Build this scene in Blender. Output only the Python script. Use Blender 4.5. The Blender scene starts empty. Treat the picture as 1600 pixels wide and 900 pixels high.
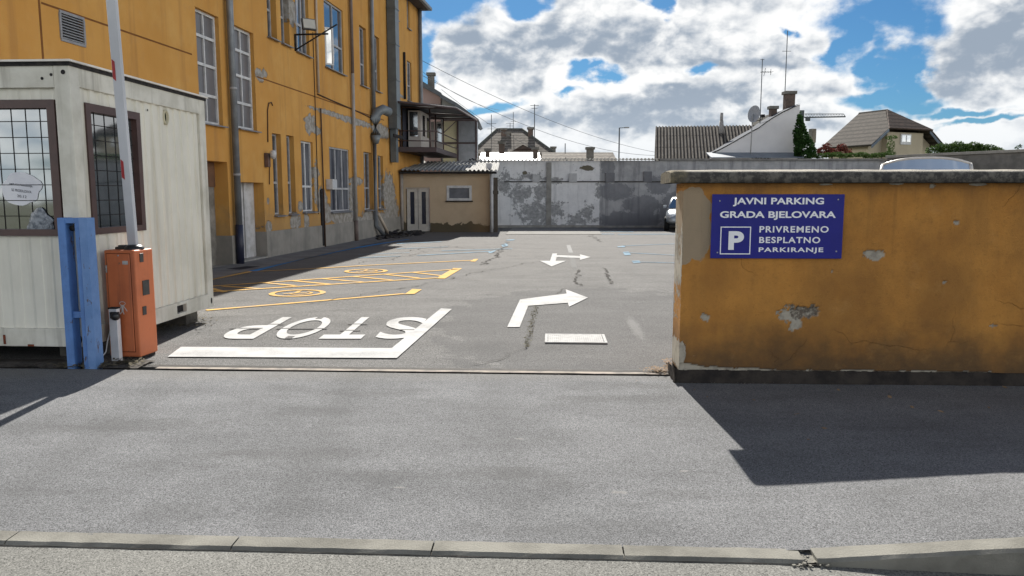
import bpy, bmesh, math, random
from mathutils import Vector, Matrix, noise as mnoise
random.seed(7)
SC = bpy.context.scene
COL = SC.collection
PI = math.pi
# ------------------------------------------------------------------ camera
EYE = 1.6
PITCH = math.radians(7.0)
cam_d = bpy.data.cameras.new('camera'); cam = bpy.data.objects.new('camera', cam_d); COL.objects.link(cam)
cam_d.sensor_width = 36; cam_d.lens = 27.0; cam_d.clip_start = .05; cam_d.clip_end = 3000
cam.location = (0, 0, EYE); cam.rotation_euler = (PI/2 - PITCH, 0, 0)
SC.camera = cam
# ------------------------------------------------------------------ light
SUN_EL, SUN_AZ = math.radians(38.0), math.radians(-1.2)
sd = bpy.data.lights.new('sun', 'SUN'); so = bpy.data.objects.new('sun', sd); COL.objects.link(so)
sd.energy = 5.0; sd.angle = math.radians(.53); sd.color = (1, .955, .88)
sdir = Vector((math.sin(SUN_AZ)*math.cos(SUN_EL), math.cos(SUN_AZ)*math.cos(SUN_EL), math.sin(SUN_EL)))
so.rotation_euler = (-sdir).to_track_quat('-Z', 'Y').to_euler(); so.location = (0, 20, 40)
SC.view_settings.view_transform = 'Standard'; SC.view_settings.look = 'None'
SC.view_settings.exposure = 1.14; SC.view_settings.gamma = 1; SC.view_settings.use_curve_mapping = False
SC.cycles.use_denoising = True; SC.cycles.max_bounces = 6; SC.cycles.caustics_reflective = False; SC.cycles.caustics_refractive = False

# ------------------------------------------------------------------ measuring: a pixel of the 1600x900 photo -> a direction
def ray(px, py):
    u, v = (px-800)/1200., (450-py)/1200.
    return Vector((u, math.cos(PITCH)+v*math.sin(PITCH), -math.sin(PITCH)+v*math.cos(PITCH)))
def gp(px, py, z=0.):
    r = ray(px, py); t = (z-EYE)/r.z
    return (r.x*t, r.y*t)
def dp(px, py, Y):
    r = ray(px, py); t = Y/r.y
    return Vector((r.x*t, Y, EYE+r.z*t))
class Fr:                       # a vertical frame: local X along it, local -Y its outward side
    def __init__(s, ox, oy, th): s.ox, s.oy, s.th = ox, oy, th; s.c, s.s = math.cos(th), math.sin(th)
    def on(s, px, py, yl=0.):   # pixel -> (local x, z) on the plane local y = yl
        r = ray(px, py)
        lx, ly = r.x*s.c+r.y*s.s, -r.x*s.s+r.y*s.c
        ex, ey = -s.ox*s.c-s.oy*s.s, s.ox*s.s-s.oy*s.c
        t = (yl-ey)/ly
        return ex+lx*t, EYE+r.z*t
    def loc(s, x, y):           # world -> local
        dx, dy = x-s.ox, y-s.oy
        return dx*s.c+dy*s.s, -dx*s.s+dy*s.c

# ------------------------------------------------------------------ node helpers
class N:
    def __init__(s, tree): s.t = tree; s.n = tree.nodes; s.l = tree.links
    def add(s, typ, **kw):
        nd = s.n.new(typ)
        for k, v in kw.items(): setattr(nd, k, v)
        return nd
    def put(s, sock, v):
        if hasattr(v, 'is_linked') or isinstance(v, bpy.types.NodeSocket): s.l.new(v, sock)
        else: sock.default_value = v
    def m(s, op, a, b=0., c=None, clamp=False):
        nd = s.add('ShaderNodeMath', operation=op, use_clamp=clamp)
        s.put(nd.inputs[0], a); s.put(nd.inputs[1], b)
        if c is not None: s.put(nd.inputs[2], c)
        return nd.outputs[0]
    def vm(s, op, a, b=(0, 0, 0), out=0):
        nd = s.add('ShaderNodeVectorMath', operation=op); s.put(nd.inputs[0], a); s.put(nd.inputs[1], b)
        return nd.outputs['Value'] if op in ('LENGTH', 'DOT_PRODUCT') else nd.outputs[0]
    def noise(s, vec, scale, detail=5, rough=.55, dist=0., dim='3D'):
        nd = s.add('ShaderNodeTexNoise'); s.put(nd.inputs['Vector'], vec)
        nd.inputs['Scale'].default_value = scale; nd.inputs['Detail'].default_value = detail
        nd.inputs['Roughness'].default_value = rough; nd.inputs['Distortion'].default_value = dist
        return nd.outputs['Fac']
    def ss(s, x, lo, hi):       # smoothstep lo..hi
        nd = s.add('ShaderNodeMapRange', interpolation_type='SMOOTHSTEP'); s.put(nd.inputs[0], x)
        s.put(nd.inputs[1], lo); s.put(nd.inputs[2], hi); return nd.outputs[0]
    def mr(s, x, lo, hi, a, b):
        nd = s.add('ShaderNodeMapRange'); s.put(nd.inputs[0], x)
        for i, v in enumerate((lo, hi, a, b)): s.put(nd.inputs[i+1], v)
        return nd.outputs[0]
    def mix(s, f, a, b, mode='MIX'):
        nd = s.add('ShaderNodeMix', data_type='RGBA', blend_type=mode); s.put(nd.inputs[0], f)
        s.put(nd.inputs[6], a if not isinstance(a, tuple) else (*a[:3], 1)); s.put(nd.inputs[7], b if not isinstance(b, tuple) else (*b[:3], 1))
        return nd.outputs[2]
    def scalevec(s, v, sc): return s.vm('MULTIPLY', v, sc)
    def blobs(s, vec, lst, wob, jag=.5):      # lst of (x, z, rx, rz); vec has x, z
        m = None
        for (x, z, rx, rz) in lst:
            d = s.vm('SUBTRACT', vec, (x, 0, z)); d = s.vm('MULTIPLY', d, (1/rx, 0, 1/rz)); L = s.vm('LENGTH', d)
            m = L if m is None else s.m('MINIMUM', m, L)
        w = s.m('MULTIPLY_ADD', wob, jag, -jag*.5)
        return s.ss(s.m('ADD', m, w), 1.03, .97)

MATS = {}
def mat(name, c1, c2=None, scale=3., rough=.8, metal=0., bump=0., bscale=60., spec=.5, fn=None, stretch=(1, 1, 1), streak=None):
    if name in MATS: return MATS[name]
    m = bpy.data.materials.new(name); m.use_nodes = True; t = m.node_tree; k = N(t)
    b = t.nodes['Principled BSDF']; co = k.add('ShaderNodeTexCoord').outputs['Object']
    c2 = c2 or tuple(v*.8 for v in c1)
    nz = k.noise(k.scalevec(co, stretch), scale, 6, .6)
    col = k.mix(k.ss(nz, .35, .68), c1, c2)
    if streak:                  # vertical rain streaks of grime
        s1 = k.noise(k.scalevec(co, (streak[1], streak[1], streak[1]*.06)), 1., 5, .6)
        col = k.mix(k.m('MULTIPLY', k.ss(s1, .5, .75), streak[2]), col, streak[0])
    if fn: 
        r = fn(k, co, col)
        col = r[0] if isinstance(r, tuple) else r
        if isinstance(r, tuple) and len(r) > 1 and r[1] is not None: k.put(b.inputs['Roughness'], r[1])
        else: b.inputs['Roughness'].default_value = rough
    else: b.inputs['Roughness'].default_value = rough
    k.l.new(col, b.inputs['Base Color'])
    if rough >= .8 and spec == .5: spec = .12
    b.inputs['Metallic'].default_value = metal; b.inputs['Specular IOR Level'].default_value = spec
    if bump:
        bp = k.add('ShaderNodeBump'); bp.inputs['Strength'].default_value = bump; bp.inputs['Distance'].default_value = .01
        k.l.new(k.noise(co, bscale, 5, .65), bp.inputs['Height'])
        if fn and isinstance(r, tuple) and len(r) > 2:
            b2 = k.add('ShaderNodeBump'); b2.inputs['Strength'].default_value = 1.; b2.inputs['Distance'].default_value = r[3] if len(r) > 3 else .02
            k.l.new(r[2], b2.inputs['Height']); k.l.new(b2.outputs[0], bp.inputs['Normal'])
        k.l.new(bp.outputs[0], b.inputs['Normal'])
    MATS[name] = m; return m

# ------------------------------------------------------------------ world: sky with broken cumulus
def build_world():
    w = bpy.data.worlds.new('World'); SC.world = w; w.use_nodes = True; t = w.node_tree; k = N(t)
    bg = t.nodes['Background']; out = t.nodes['World Output']
    sky = k.add('ShaderNodeTexSky', sky_type='NISHITA'); sky.sun_disc = False
    sky.sun_elevation = SUN_EL; sky.sun_rotation = SUN_AZ; sky.air_density = 1.0; sky.dust_density = .35; sky.ozone_density = 2.2
    d = k.add('ShaderNodeTexCoord').outputs['Generated']
    sp = k.add('ShaderNodeSeparateXYZ'); k.l.new(d, sp.inputs[0])
    az = k.m('ARCTAN2', sp.outputs[0], sp.outputs[1]); el = k.m('ARCSINE', sp.outputs[2])
    cb = k.add('ShaderNodeCombineXYZ'); k.l.new(az, cb.inputs[0]); k.l.new(el, cb.inputs[2]); P = cb.outputs[0]
    Q = k.scalevec(P, (1, 1, 1.5))
    def nvec(sc, dt, amp, rg=.5):
        nd = k.add('ShaderNodeTexNoise'); k.put(nd.inputs['Vector'], Q); nd.inputs['Scale'].default_value = sc; nd.inputs['Detail'].default_value = dt; nd.inputs['Roughness'].default_value = rg
        return k.scalevec(k.vm('SUBTRACT', nd.outputs['Color'], (.5, .5, .5)), (amp, 0, amp*.7))
    PW = k.vm('ADD', k.vm('ADD', P, nvec(8., 4, .17)), nvec(26., 6, .04, .58))
    fine = k.noise(Q, 11., 9, .58)                    # feathery detail
    billow = k.noise(k.vm('ADD', Q, nvec(10., 4, .10)), 13., 4, .5)
    def A(px, py, rx, ry):
        r = ray(px, py).normalized()
        return (math.atan2(r.x, r.y), math.asin(r.z), rx/1230., ry/1230.)
    def field(lst):
        m = None
        for b in lst:
            x, z, rx, rz = A(*b)
            dd = k.vm('MULTIPLY', k.vm('SUBTRACT', PW, (x, 0, z)), (1/rx, 0, 1/rz)); L = k.vm('LENGTH', dd)
            if m is None: m = L
            else:
                nd = k.add('ShaderNodeMath', operation='SMOOTH_MIN'); k.put(nd.inputs[0], m); k.put(nd.inputs[1], L); nd.inputs[2].default_value = .35; m = nd.outputs[0]
        return m
    holes = [(676, 12, 52, 50), (700, -8, 66, 22), (664, 100, 24, 38), (815, -4, 50, 16), (1390, 6, 92, 44), (1348, 58, 50, 40), (1392, 100, 26, 44), (1425, 118, 22, 34),
             (1060, -8, 36, 12), (1218, 50, 14, 14), (925, 112, 34, 11), (878, 138, 26, 8), (1088, 112, 26, 10), (742, 162, 46, 14), (1390, 148, 60, 14), (1500, 160, 60, 7), (1560, 178, 50, 6), (1330, 30, 30, 30), (1310, 84, 24, 18)]
    h = k.m('ADD', field(holes), k.m('MULTIPLY_ADD', fine, 2.8, -1.4))
    cover_n = k.ss(k.noise(Q, 2.6, 8, .55), .53, .62)
    front = k.m('MULTIPLY', k.ss(k.m('ABSOLUTE', az), .85, .7), k.ss(el, .42, .30))
    cov_f = k.ss(h, .60, 1.35)
    away = k.ss(k.m('ABSOLUTE', az), .8, 1.7); lowb = k.ss(el, .58, .30); fill_bank = k.m('MULTIPLY', k.m('MULTIPLY', away, k.m('SUBTRACT', 1., k.m('MULTIPLY', k.ss(k.m('ABSOLUTE', az), 1.8, 2.7), .50))), lowb)  # extra bright clouds added out of view to light the shaded walls
    cover_n = k.m('MAXIMUM', cover_n, k.m('MULTIPLY', fill_bank, k.ss(k.noise(Q, 3.1, 8, .6), .36, .46)))
    cover = k.m('ADD', k.m('MULTIPLY', cov_f, front), k.m('MULTIPLY', cover_n, k.m('SUBTRACT', 1., front)))
    darks = [(900, 74, 165, 26), (1015, 90, 120, 26), (765, 72, 60, 22), (812, 128, 48, 16), (868, 52, 36, 32), (960, 70, 90, 36), (1570, 76, 95, 46), (1606, 40, 60, 44),
             (1120, 104, 70, 14), (1085, 176, 130, 20), (870, 186, 60, 15), (1230, 108, 60, 10), (1500, 128, 90, 12), (1010, 152, 44, 9), (1290, 196, 40, 10), (975, 184, 60, 12)]
    dk = k.m('ADD', field(darks), k.m('MULTIPLY_ADD', fine, 2.2, -1.1))
    dark = k.ss(dk, 1.75, -.25)
    # relief: a puff is bright where it thins out towards the sun, greyer below
    rel = k.m('SUBTRACT', billow, k.noise(k.vm('ADD', k.vm('ADD', Q, nvec(10., 4, .10)), (-.006, 0, .022)), 13., 4, .5))
    rel2 = k.m('SUBTRACT', fine, k.noise(k.vm('ADD', Q, (-.003, 0, .010)), 11., 9, .58))
    puff = k.ss(k.noise(Q, 5.2, 6, .55), .36, .62)
    sh = k.m('ADD', k.m('ADD', k.m('MULTIPLY', dark, -.62), k.m('MULTIPLY', rel, 2.6)), k.m('MULTIPLY', rel2, 2.2))
    sh = k.m('ADD', sh, k.m('MULTIPLY_ADD', puff, .30, .56))
    rim = k.m('MULTIPLY', k.ss(h, 1.9, 1.0), .25); sh = k.m('ADD', sh, rim, clamp=True)
    ccol = k.mix(k.ss(sh, .0, 1.0), (.155, .185, .225), (.475, .475, .47))
    hz_ = k.ss(el, .15, .0); ccol = k.mix(k.m('MULTIPLY', hz_, .45), ccol, (.31, .345, .385))
    bs = k.m('MULTIPLY_ADD', fill_bank, 3.1, 1.); bc = k.add('ShaderNodeCombineColor'); k.l.new(bs, bc.inputs[0]); k.l.new(k.m('MULTIPLY', bs, k.m('MULTIPLY_ADD', fill_bank, -.03, 1.)), bc.inputs[1]); k.l.new(k.m('MULTIPLY', bs, k.m('MULTIPLY_ADD', fill_bank, -.10, 1.)), bc.inputs[2])
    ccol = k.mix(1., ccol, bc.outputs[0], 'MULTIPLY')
    st = k.add('ShaderNodeVectorMath', operation='SCALE'); k.l.new(sky.outputs[0], st.inputs[0]); st.inputs['Scale'].default_value = .075
    skyc = k.mix(1., st.outputs[0], (.15, .295, .42), 'MULTIPLY')
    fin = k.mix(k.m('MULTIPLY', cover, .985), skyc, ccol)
    below = k.ss(el, -.02, -.10)
    fin = k.mix(below, fin, (.10, .10, .10))
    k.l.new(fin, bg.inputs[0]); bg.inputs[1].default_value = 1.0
build_world()

# ------------------------------------------------------------------ mesh helpers
class MB:
    def __init__(s): s.v = []; s.f = []; s.sm = []
    def q(s, pts, smooth=False):
        i = len(s.v); s.v += [tuple(p) for p in pts]; s.f.append(tuple(range(i, i+len(pts)))); s.sm.append(smooth); return s
    def box(s, x0, x1, y0, y1, z0, z1, M=None):
        p = [Vector(c) for c in ((x0,y0,z0),(x1,y0,z0),(x1,y1,z0),(x0,y1,z0),(x0,y0,z1),(x1,y0,z1),(x1,y1,z1),(x0,y1,z1))]
        if M is not None: p = [M @ c for c in p]
        i = len(s.v); s.v += [tuple(c) for c in p]
        for f in ((0,3,2,1),(4,5,6,7),(0,1,5,4),(1,2,6,5),(2,3,7,6),(3,0,4,7)): s.f.append(tuple(i+j for j in f)); s.sm.append(False)
        return s
    def prism(s, pts, a, b, axis='y'):   # outline extruded along an axis
        n = len(pts); i = len(s.v)
        for t in (a, b):
            for (p, r) in pts: s.v.append({'y': (p, t, r), 'z': (p, r, t), 'x': (t, p, r)}[axis])
        s.f.append(tuple(range(i, i+n))); s.f.append(tuple(reversed(range(i+n, i+2*n)))); s.sm += [False, False]
        for j in range(n):
            k = (j+1) % n; s.f.append((i+j, i+n+j, i+n+k, i+k)); s.sm.append(False)
        return s
    def tube(s, pts, r, n=8, cap=True, r2=None):
        pts = [Vector(p) for p in pts]; i0 = len(s.v); ring = []
        for j, p in enumerate(pts):
            t = (pts[min(j+1, len(pts)-1)]-pts[max(j-1, 0)]).normalized()
            a = t.cross(Vector((0, 0, 1))); a = a.normalized() if a.length > .05 else Vector((1, 0, 0)); a = (a-t*a.dot(t)).normalized()
            b = t.cross(a); rr = r if r2 is None else r+(r2-r)*j/(len(pts)-1)
            for q in range(n):
                an = 2*PI*q/n; s.v.append(tuple(p+a*math.cos(an)*rr+b*math.sin(an)*rr))
        for j in range(len(pts)-1):
            for q in range(n):
                k = (q+1) % n; s.f.append((i0+j*n+q, i0+(j+1)*n+q, i0+(j+1)*n+k, i0+j*n+k)); s.sm.append(True)
        if cap:
            s.f.append(tuple(i0+q for q in range(n))); s.f.append(tuple(i0+(len(pts)-1)*n+q for q in reversed(range(n)))); s.sm += [False, False]
        return s
    def lathe(s, prof, c, axis='z', n=24, M=None):
        i0 = len(s.v)
        for (r, h) in prof:
            for q in range(n):
                a = 2*PI*q/n
                p = {'z': (r*math.cos(a), r*math.sin(a), h), 'y': (r*math.cos(a), h, r*math.sin(a)), 'x': (h, r*math.cos(a), r*math.sin(a))}[axis]
                p = Vector(p); p = M @ p if M is not None else p
                s.v.append(tuple(p+Vector(c)))
        for j in range(len(prof)-1):
            for q in range(n):
                k = (q+1) % n; s.f.append((i0+j*n+q, i0+j*n+k, i0+(j+1)*n+k, i0+(j+1)*n+q)); s.sm.append(True)
        return s
    def grid(s, fn, nu, nv, smooth=True):
        i0 = len(s.v)
        for a in range(nu+1):
            for b in range(nv+1): s.v.append(tuple(fn(a/nu, b/nv)))
        for a in range(nu):
            for b in range(nv):
                s.f.append((i0+a*(nv+1)+b, i0+(a+1)*(nv+1)+b, i0+(a+1)*(nv+1)+b+1, i0+a*(nv+1)+b+1)); s.sm.append(smooth)
        return s
    def mesh(s, name):
        me = bpy.data.meshes.new(name); me.from_pydata(s.v, [], s.f); me.update()
        me.polygons.foreach_set('use_smooth', s.sm)
        bm = bmesh.new(); bm.from_mesh(me); bmesh.ops.recalc_face_normals(bm, faces=bm.faces) if len(bm.faces) < 60000 else None
        bm.to_mesh(me); bm.free(); return me
    def build(s, name, m, parent=None, bevel=0, keep=False):
        me = bpy.data.meshes.new(name); me.from_pydata(s.v, [], s.f); me.update()
        me.polygons.foreach_set('use_smooth', s.sm)
        if not keep:
            bm = bmesh.new(); bm.from_mesh(me); bmesh.ops.recalc_face_normals(bm, faces=bm.faces); bm.to_mesh(me); bm.free()
        me.materials.append(m)
        o = bpy.data.objects.new(name, me); COL.objects.link(o); o.parent = parent
        if bevel:
            md = o.modifiers.new('bevel', 'BEVEL'); md.width = bevel; md.segments = 2; md.limit_method = 'ANGLE'
        return o
def thing(name, label, cat, loc=(0, 0, 0), rz=0, group=None):
    o = bpy.data.objects.new(name, None); COL.objects.link(o); o.location = loc; o.rotation_euler = (0, 0, rz)
    o.empty_display_size = .2; o['label'] = label; o['category'] = cat
    if group: o['group'] = group
    return o
def tag(o, label, cat, group=None):
    o['label'] = label; o['category'] = cat
    if group: o['group'] = group
    return o
def struct(o): o['kind'] = 'structure'; return o
def stuff(o, label, cat): o['kind'] = 'stuff'; o['label'] = label; o['category'] = cat; return o
def copytree(o, parent=None):
    c = o.copy(); COL.objects.link(c); c.parent = parent
    for ch in [x for x in bpy.data.objects if x.parent == o]: copytree(ch, c)
    return c
def text_pts(body, x0, x1, z0, z1, bold=.02, spacing=1.0):
    cu = bpy.data.curves.new('t', 'FONT'); cu.body = body; cu.offset = bold; cu.space_character = spacing; cu.resolution_u = 6
    ob = bpy.data.objects.new('t', cu); COL.objects.link(ob)
    bpy.context.view_layer.update()
    me = bpy.data.meshes.new_from_object(ob.evaluated_get(bpy.context.evaluated_depsgraph_get()))
    V = [v.co.copy() for v in me.vertices]; F = [tuple(p.vertices) for p in me.polygons]
    bpy.data.objects.remove(ob); bpy.data.curves.remove(cu); bpy.data.meshes.remove(me)
    ax, bx = min(v.x for v in V), max(v.x for v in V); ay, by = min(v.y for v in V), max(v.y for v in V)
    return [((v.x-ax)/(bx-ax)*(x1-x0)+x0, (v.y-ay)/(by-ay)*(z1-z0)+z0) for v in V], F
def add_flat(mb, V, F, fn):
    i = len(mb.v); mb.v += [tuple(fn(*p)) for p in V]
    for f in F: mb.f.append(tuple(i+j for j in f)); mb.sm.append(False)

# ------------------------------------------------------------------ ground materials
def asphalt(name, dark, light, blotch, sc=1., specks=.5, warm=None, patch=None):
    m = bpy.data.materials.new(name); m.use_nodes = True; t = m.node_tree; k = N(t); b = t.nodes['Principled BSDF']
    co = k.add('ShaderNodeTexCoord').outputs['Object']
    vo = k.add('ShaderNodeTexVoronoi'); vo.inputs['Scale'].default_value = 150*sc; k.l.new(co, vo.inputs['Vector'])
    vs = k.add('ShaderNodeSeparateColor'); k.l.new(vo.outputs['Color'], vs.inputs[0])
    n1 = k.noise(co, 90*sc, 5, .75); n2 = k.noise(co, 1.1, 7, .62); n3 = k.noise(k.scalevec(co, (.35, 1.6, 1)), 1.3, 6, .6)
    g = k.m('ADD', k.m('MULTIPLY', vs.outputs[0], specks), k.m('MULTIPLY', n1, 1-specks))
    col = k.mix(k.ss(g, .2, .85), dark, light)
    v2 = k.add('ShaderNodeTexVoronoi'); v2.inputs['Scale'].default_value = 175*sc; k.l.new(k.vm('ADD', co, (3.3, 1.7, 0)), v2.inputs['Vector']); v2s = k.add('ShaderNodeSeparateColor'); k.l.new(v2.outputs['Color'], v2s.inputs[0])
    col = k.mix(k.m('MULTIPLY', k.m('GREATER_THAN', v2s.outputs[0], .86), .62), col, tuple(v*.28 for v in dark))
    col = k.mix(k.m('MULTIPLY', k.m('GREATER_THAN', v2s.outputs[1], .90), .45), col, tuple(v*1.5 for v in light))
    tone = k.m('ADD', k.mr(n2, .3, .7, 1-blotch, 1+blotch), k.mr(n3, .3, .7, -blotch*.7, blotch*.7))
    tc = k.add('ShaderNodeCombineColor'); [k.l.new(tone, tc.inputs[i]) for i in range(3)]
    col = k.mix(1., col, tc.outputs[0], 'MULTIPLY')
    if warm: col = k.mix(k.m('MULTIPLY', k.ss(k.noise(co, .45, 4, .5), .5, .7), .5), col, warm)
    if patch: col = patch(k, co, col)
    lt = k.ss(k.noise(k.vm('ADD', co, (7, 3, 0)), 38, 2, .5), .73, .76)
    col = k.mix(k.m('MULTIPLY', lt, .35), col, tuple(min(1, v*1.7) for v in light))
    k.l.new(col, b.inputs['Base Color']); b.inputs['Roughness'].default_value = .95; b.inputs['Specular IOR Level'].default_value = .12
    bp = k.add('ShaderNodeBump'); bp.inputs['Strength'].default_value = .7; bp.inputs['Distance'].default_value = .006
    k.l.new(g, bp.inputs['Height']); k.l.new(bp.outputs[0], b.inputs['Normal'])
    return m
M_road = asphalt('road asphalt', (.118, .117, .108), (.205, .202, .188), .10, 1.1)
def pave_patch(k, co, col):
    a = k.noise(k.scalevec(co, (.5, 1.3, 1)), 1.7, 7, .65); col = k.mix(k.m('MULTIPLY', k.ss(a, .52, .66), .30), col, (.075, .075, .075))
    st = [(-.1, 4.25, .32, .12), (.9, 3.95, .2, .08), (-1.3, 4.6, .5, .12), (.7, 5.9, .5, .10), (1.1, 6.3, .3, .1), (-2.6, 5.2, .6, .15), (.25, 4.1, .10, .10)]
    m = None
    for (x, y, rx, ry) in st:
        L = k.vm('LENGTH', k.vm('MULTIPLY', k.vm('SUBTRACT', co, (x, y, 0)), (1/rx, 1/ry, 0))); m = L if m is None else k.m('MINIMUM', m, L)
    w = k.noise(co, 7, 6, .65); m = k.ss(k.m('ADD', m, k.m('MULTIPLY_ADD', w, 2.4, -1.2)), 1.25, .6); col = k.mix(k.m('MULTIPLY', m, .22), col, (.055, .054, .052))
    sx_ = k.add('ShaderNodeSeparateXYZ'); k.l.new(co, sx_.inputs[0]); tw = k.m('ADD', sx_.outputs[0], k.m('MULTIPLY', sx_.outputs[1], .10)); tm = None
    for xt in (-2.3, -.75, .45):
        dd = k.m('ABSOLUTE', k.m('SUBTRACT', tw, xt)); tm = dd if tm is None else k.m('MINIMUM', tm, dd)
    tk = k.m('MULTIPLY', k.ss(k.m('ADD', tm, k.m('MULTIPLY_ADD', k.noise(k.scalevec(co, (3, .6, 1)), 2., 5, .6), .3, -.15)), .22, .02), .16); col = k.mix(tk, col, (.06, .06, .06))
    eg = k.ss(k.m('ADD', sx_.outputs[1], k.m('MULTIPLY_ADD', k.noise(co, 5, 6, .7), .5, -.25)), 6.35, 6.75); col = k.mix(k.m('MULTIPLY', eg, .22), col, (.21, .195, .165))
    sc = [(.58, 3.98, .05, .022), (-.62, 4.05, .035, .015), (.05, 4.9, .03, .02), (1.0, 4.3, .03, .02)]
    m = None
    for (x, y, rx, ry) in sc:
        L = k.vm('LENGTH', k.vm('MULTIPLY', k.vm('SUBTRACT', co, (x, y, 0)), (1/rx, 1/ry, 0))); m = L if m is None else k.m('MINIMUM', m, L)
    m = k.ss(k.m('ADD', m, k.m('MULTIPLY_ADD', k.noise(co, 30, 4, .6), 2., -1.)), 1.1, .7); return k.mix(k.m('MULTIPLY', m, .35), col, (.27, .26, .24))
M_pave = asphalt('pavement asphalt', (.090, .092, .095), (.195, .197, .202), .15, 1.25, patch=pave_patch)
def lot_patch(k, co, col):
    wv = k.noise(k.scalevec(co, (.5, 1, 1)), .8, 5, .6)
    sp = k.add('ShaderNodeSeparateXYZ'); k.l.new(co, sp.inputs[0])
    # the darker newer patch of asphalt just inside the gate, right of the arrow
    w = k.noise(co, 2.2, 4, .5)
    d = k.vm('LENGTH', k.vm('MULTIPLY', k.vm('SUBTRACT', co, (1.2, 9.4, 0)), (1/2.1, 1/3.6, 0)))
    mk = k.ss(k.m('ADD', d, k.m('MULTIPLY_ADD', w, .7, -.35)), 1.02, .98)
    col = k.mix(k.m('MULTIPLY', mk, .38), col, (.07, .07, .072))
    (ax_, ay_), (bx_, by_) = gp(980, 490), gp(1008, 538); an = math.atan2(by_-ay_, bx_-ax_)
    mp = k.add('ShaderNodeMapping', vector_type='TEXTURE'); k.l.new(co, mp.inputs[0]); mp.inputs['Location'].default_value = ((ax_+bx_)/2, (ay_+by_)/2, 0); mp.inputs['Rotation'].default_value = (0, 0, an)
    gd = k.vm('LENGTH', k.vm('MULTIPLY', mp.outputs[0], (1.1, 12., 0))); gm = k.ss(k.m('ADD', gd, k.m('MULTIPLY_ADD', k.noise(co, 12, 6, .7), 1.6, -.8)), 1.1, .4)
    col = k.mix(k.m('MULTIPLY', gm, .35), col, (.24, .24, .235))
    far = k.ss(sp.outputs[1], 10, 22)
    col = k.mix(k.m('MULTIPLY', far, .42), col, (.155, .149, .141))
    tr = k.ss(k.noise(k.scalevec(co, (.12, 2.2, 1)), 1.6, 5, .6), .56, .66)
    return k.mix(k.m('MULTIPLY', tr, .28), col, (.085, .083, .083))
M_lot = asphalt('parking asphalt', (.080, .079, .078), (.180, .177, .172), .15, .9, patch=lot_patch)
M_conc = mat('concrete', (.36, .345, .315), (.25, .24, .22), 4, .85, bump=.5, bscale=90)
M_kerb = mat('kerb concrete', (.215, .208, .182), (.125, .12, .105), 2.6, .85, bump=.6, bscale=110)
M_dark = mat('grime', (.02, .02, .022), (.045, .04, .038), 20, .9, bump=.4)
M_crack = mat('crack', (.028, .026, .024), (.06, .055, .05), 30, .95)
def worn(k, co, col):
    n = k.noise(co, 70, 4, .7); n2 = k.noise(co, 3, 5, .6)
    vv = k.noise(co, 160, 3, .8); col = k.mix(k.m('MULTIPLY', k.ss(vv, .55, .75), .3), col, (.2, .2, .2)); tr = k.ss(k.noise(k.scalevec(co, (2.2, .25, 1)), 1.3, 5, .6), .5, .7); col = k.mix(k.m('MULTIPLY', tr, .42), col, (.22, .22, .215))
    return k.mix(k.m('MULTIPLY', k.ss(k.m('ADD', n, k.m('MULTIPLY', n2, .5)), .82, .95), .65), col, (.17, .17, .17))
M_white = mat('white road paint', (.44, .44, .435), (.36, .36, .355), 3, .95, spec=.1, fn=worn, bump=.3, bscale=90)
M_wfaded = mat('faded white paint', (.26, .26, .255), (.19, .19, .19), 8, .95, spec=.1, fn=worn)
M_yel = mat('yellow road paint', (.60, .37, .12), (.50, .31, .10), 4, .95, spec=.1, fn=worn)
M_blue = mat('blue road paint', (.05, .22, .52), (.05, .19, .40), 3, .95, spec=.1, fn=worn)
M_lblue = mat('pale blue road paint', (.17, .28, .37), (.15, .20, .24), 4, .95, spec=.1, fn=worn)

# ------------------------------------------------------------------ ground, road, pavement, lot
SA = math.radians(-2.9)                         # direction of the street line
ex, ey = math.cos(SA), math.sin(SA)
def street(s, off): return (0+ex*s-ey*off, 0+ey*s+ex*off)     # s along the street, off away from the camera
OFF_TH = 6.78; OFF_KB = 3.375; OFF_KF = 3.262
def rise(s, off):                                # the pavement and its kerb rise towards the right
    t = max(0., min(1.35, (s-1.12)/1.05)); 
    fall = max(0., min(1., (5.6-off)/2.2))
    return .085*t*fall
g = MB(); g.q([(-900, -300, -.3), (900, -300, -.3), (900, 1500, -.3), (-900, 1500, -.3)])
struct(g.build('ground', mat('far ground', (.12, .12, .09), (.08, .09, .05), .3)))
r = MB(); 
r.grid(lambda u, v: (*street(-40+80*u, -8+(OFF_KB-.05+8)*v), -.018 - .038*max(0, min(1, ((-40+80*u)-1.1)/1.2))), 80, 12)
struct(r.build('road', M_road, keep=True))
def pz(u, v):
    s = -30+60*u; off = OFF_KB-.02+(OFF_TH-OFF_KB-.06)*v; x, y = street(s, off)
    return (x, y, rise(s, off)+.004*mnoise.noise(Vector((s*.8, off*.9, 0))))
pv = MB(); pv.grid(pz, 240, 20); struct(pv.build('pavement', M_pave, keep=True))
lot = MB()
def lz(u, v):
    s = -30+75*u; off = OFF_TH+.10+(40)*v**1.5; x, y = street(s, off)
    return (x, y, .004*mnoise.noise(Vector((x*.5, y*.5, 3))) if v > .02 else 0)
lot.grid(lz, 150, 60); LOT = struct(lot.build('parking_lot', M_lot, keep=True))
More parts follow.
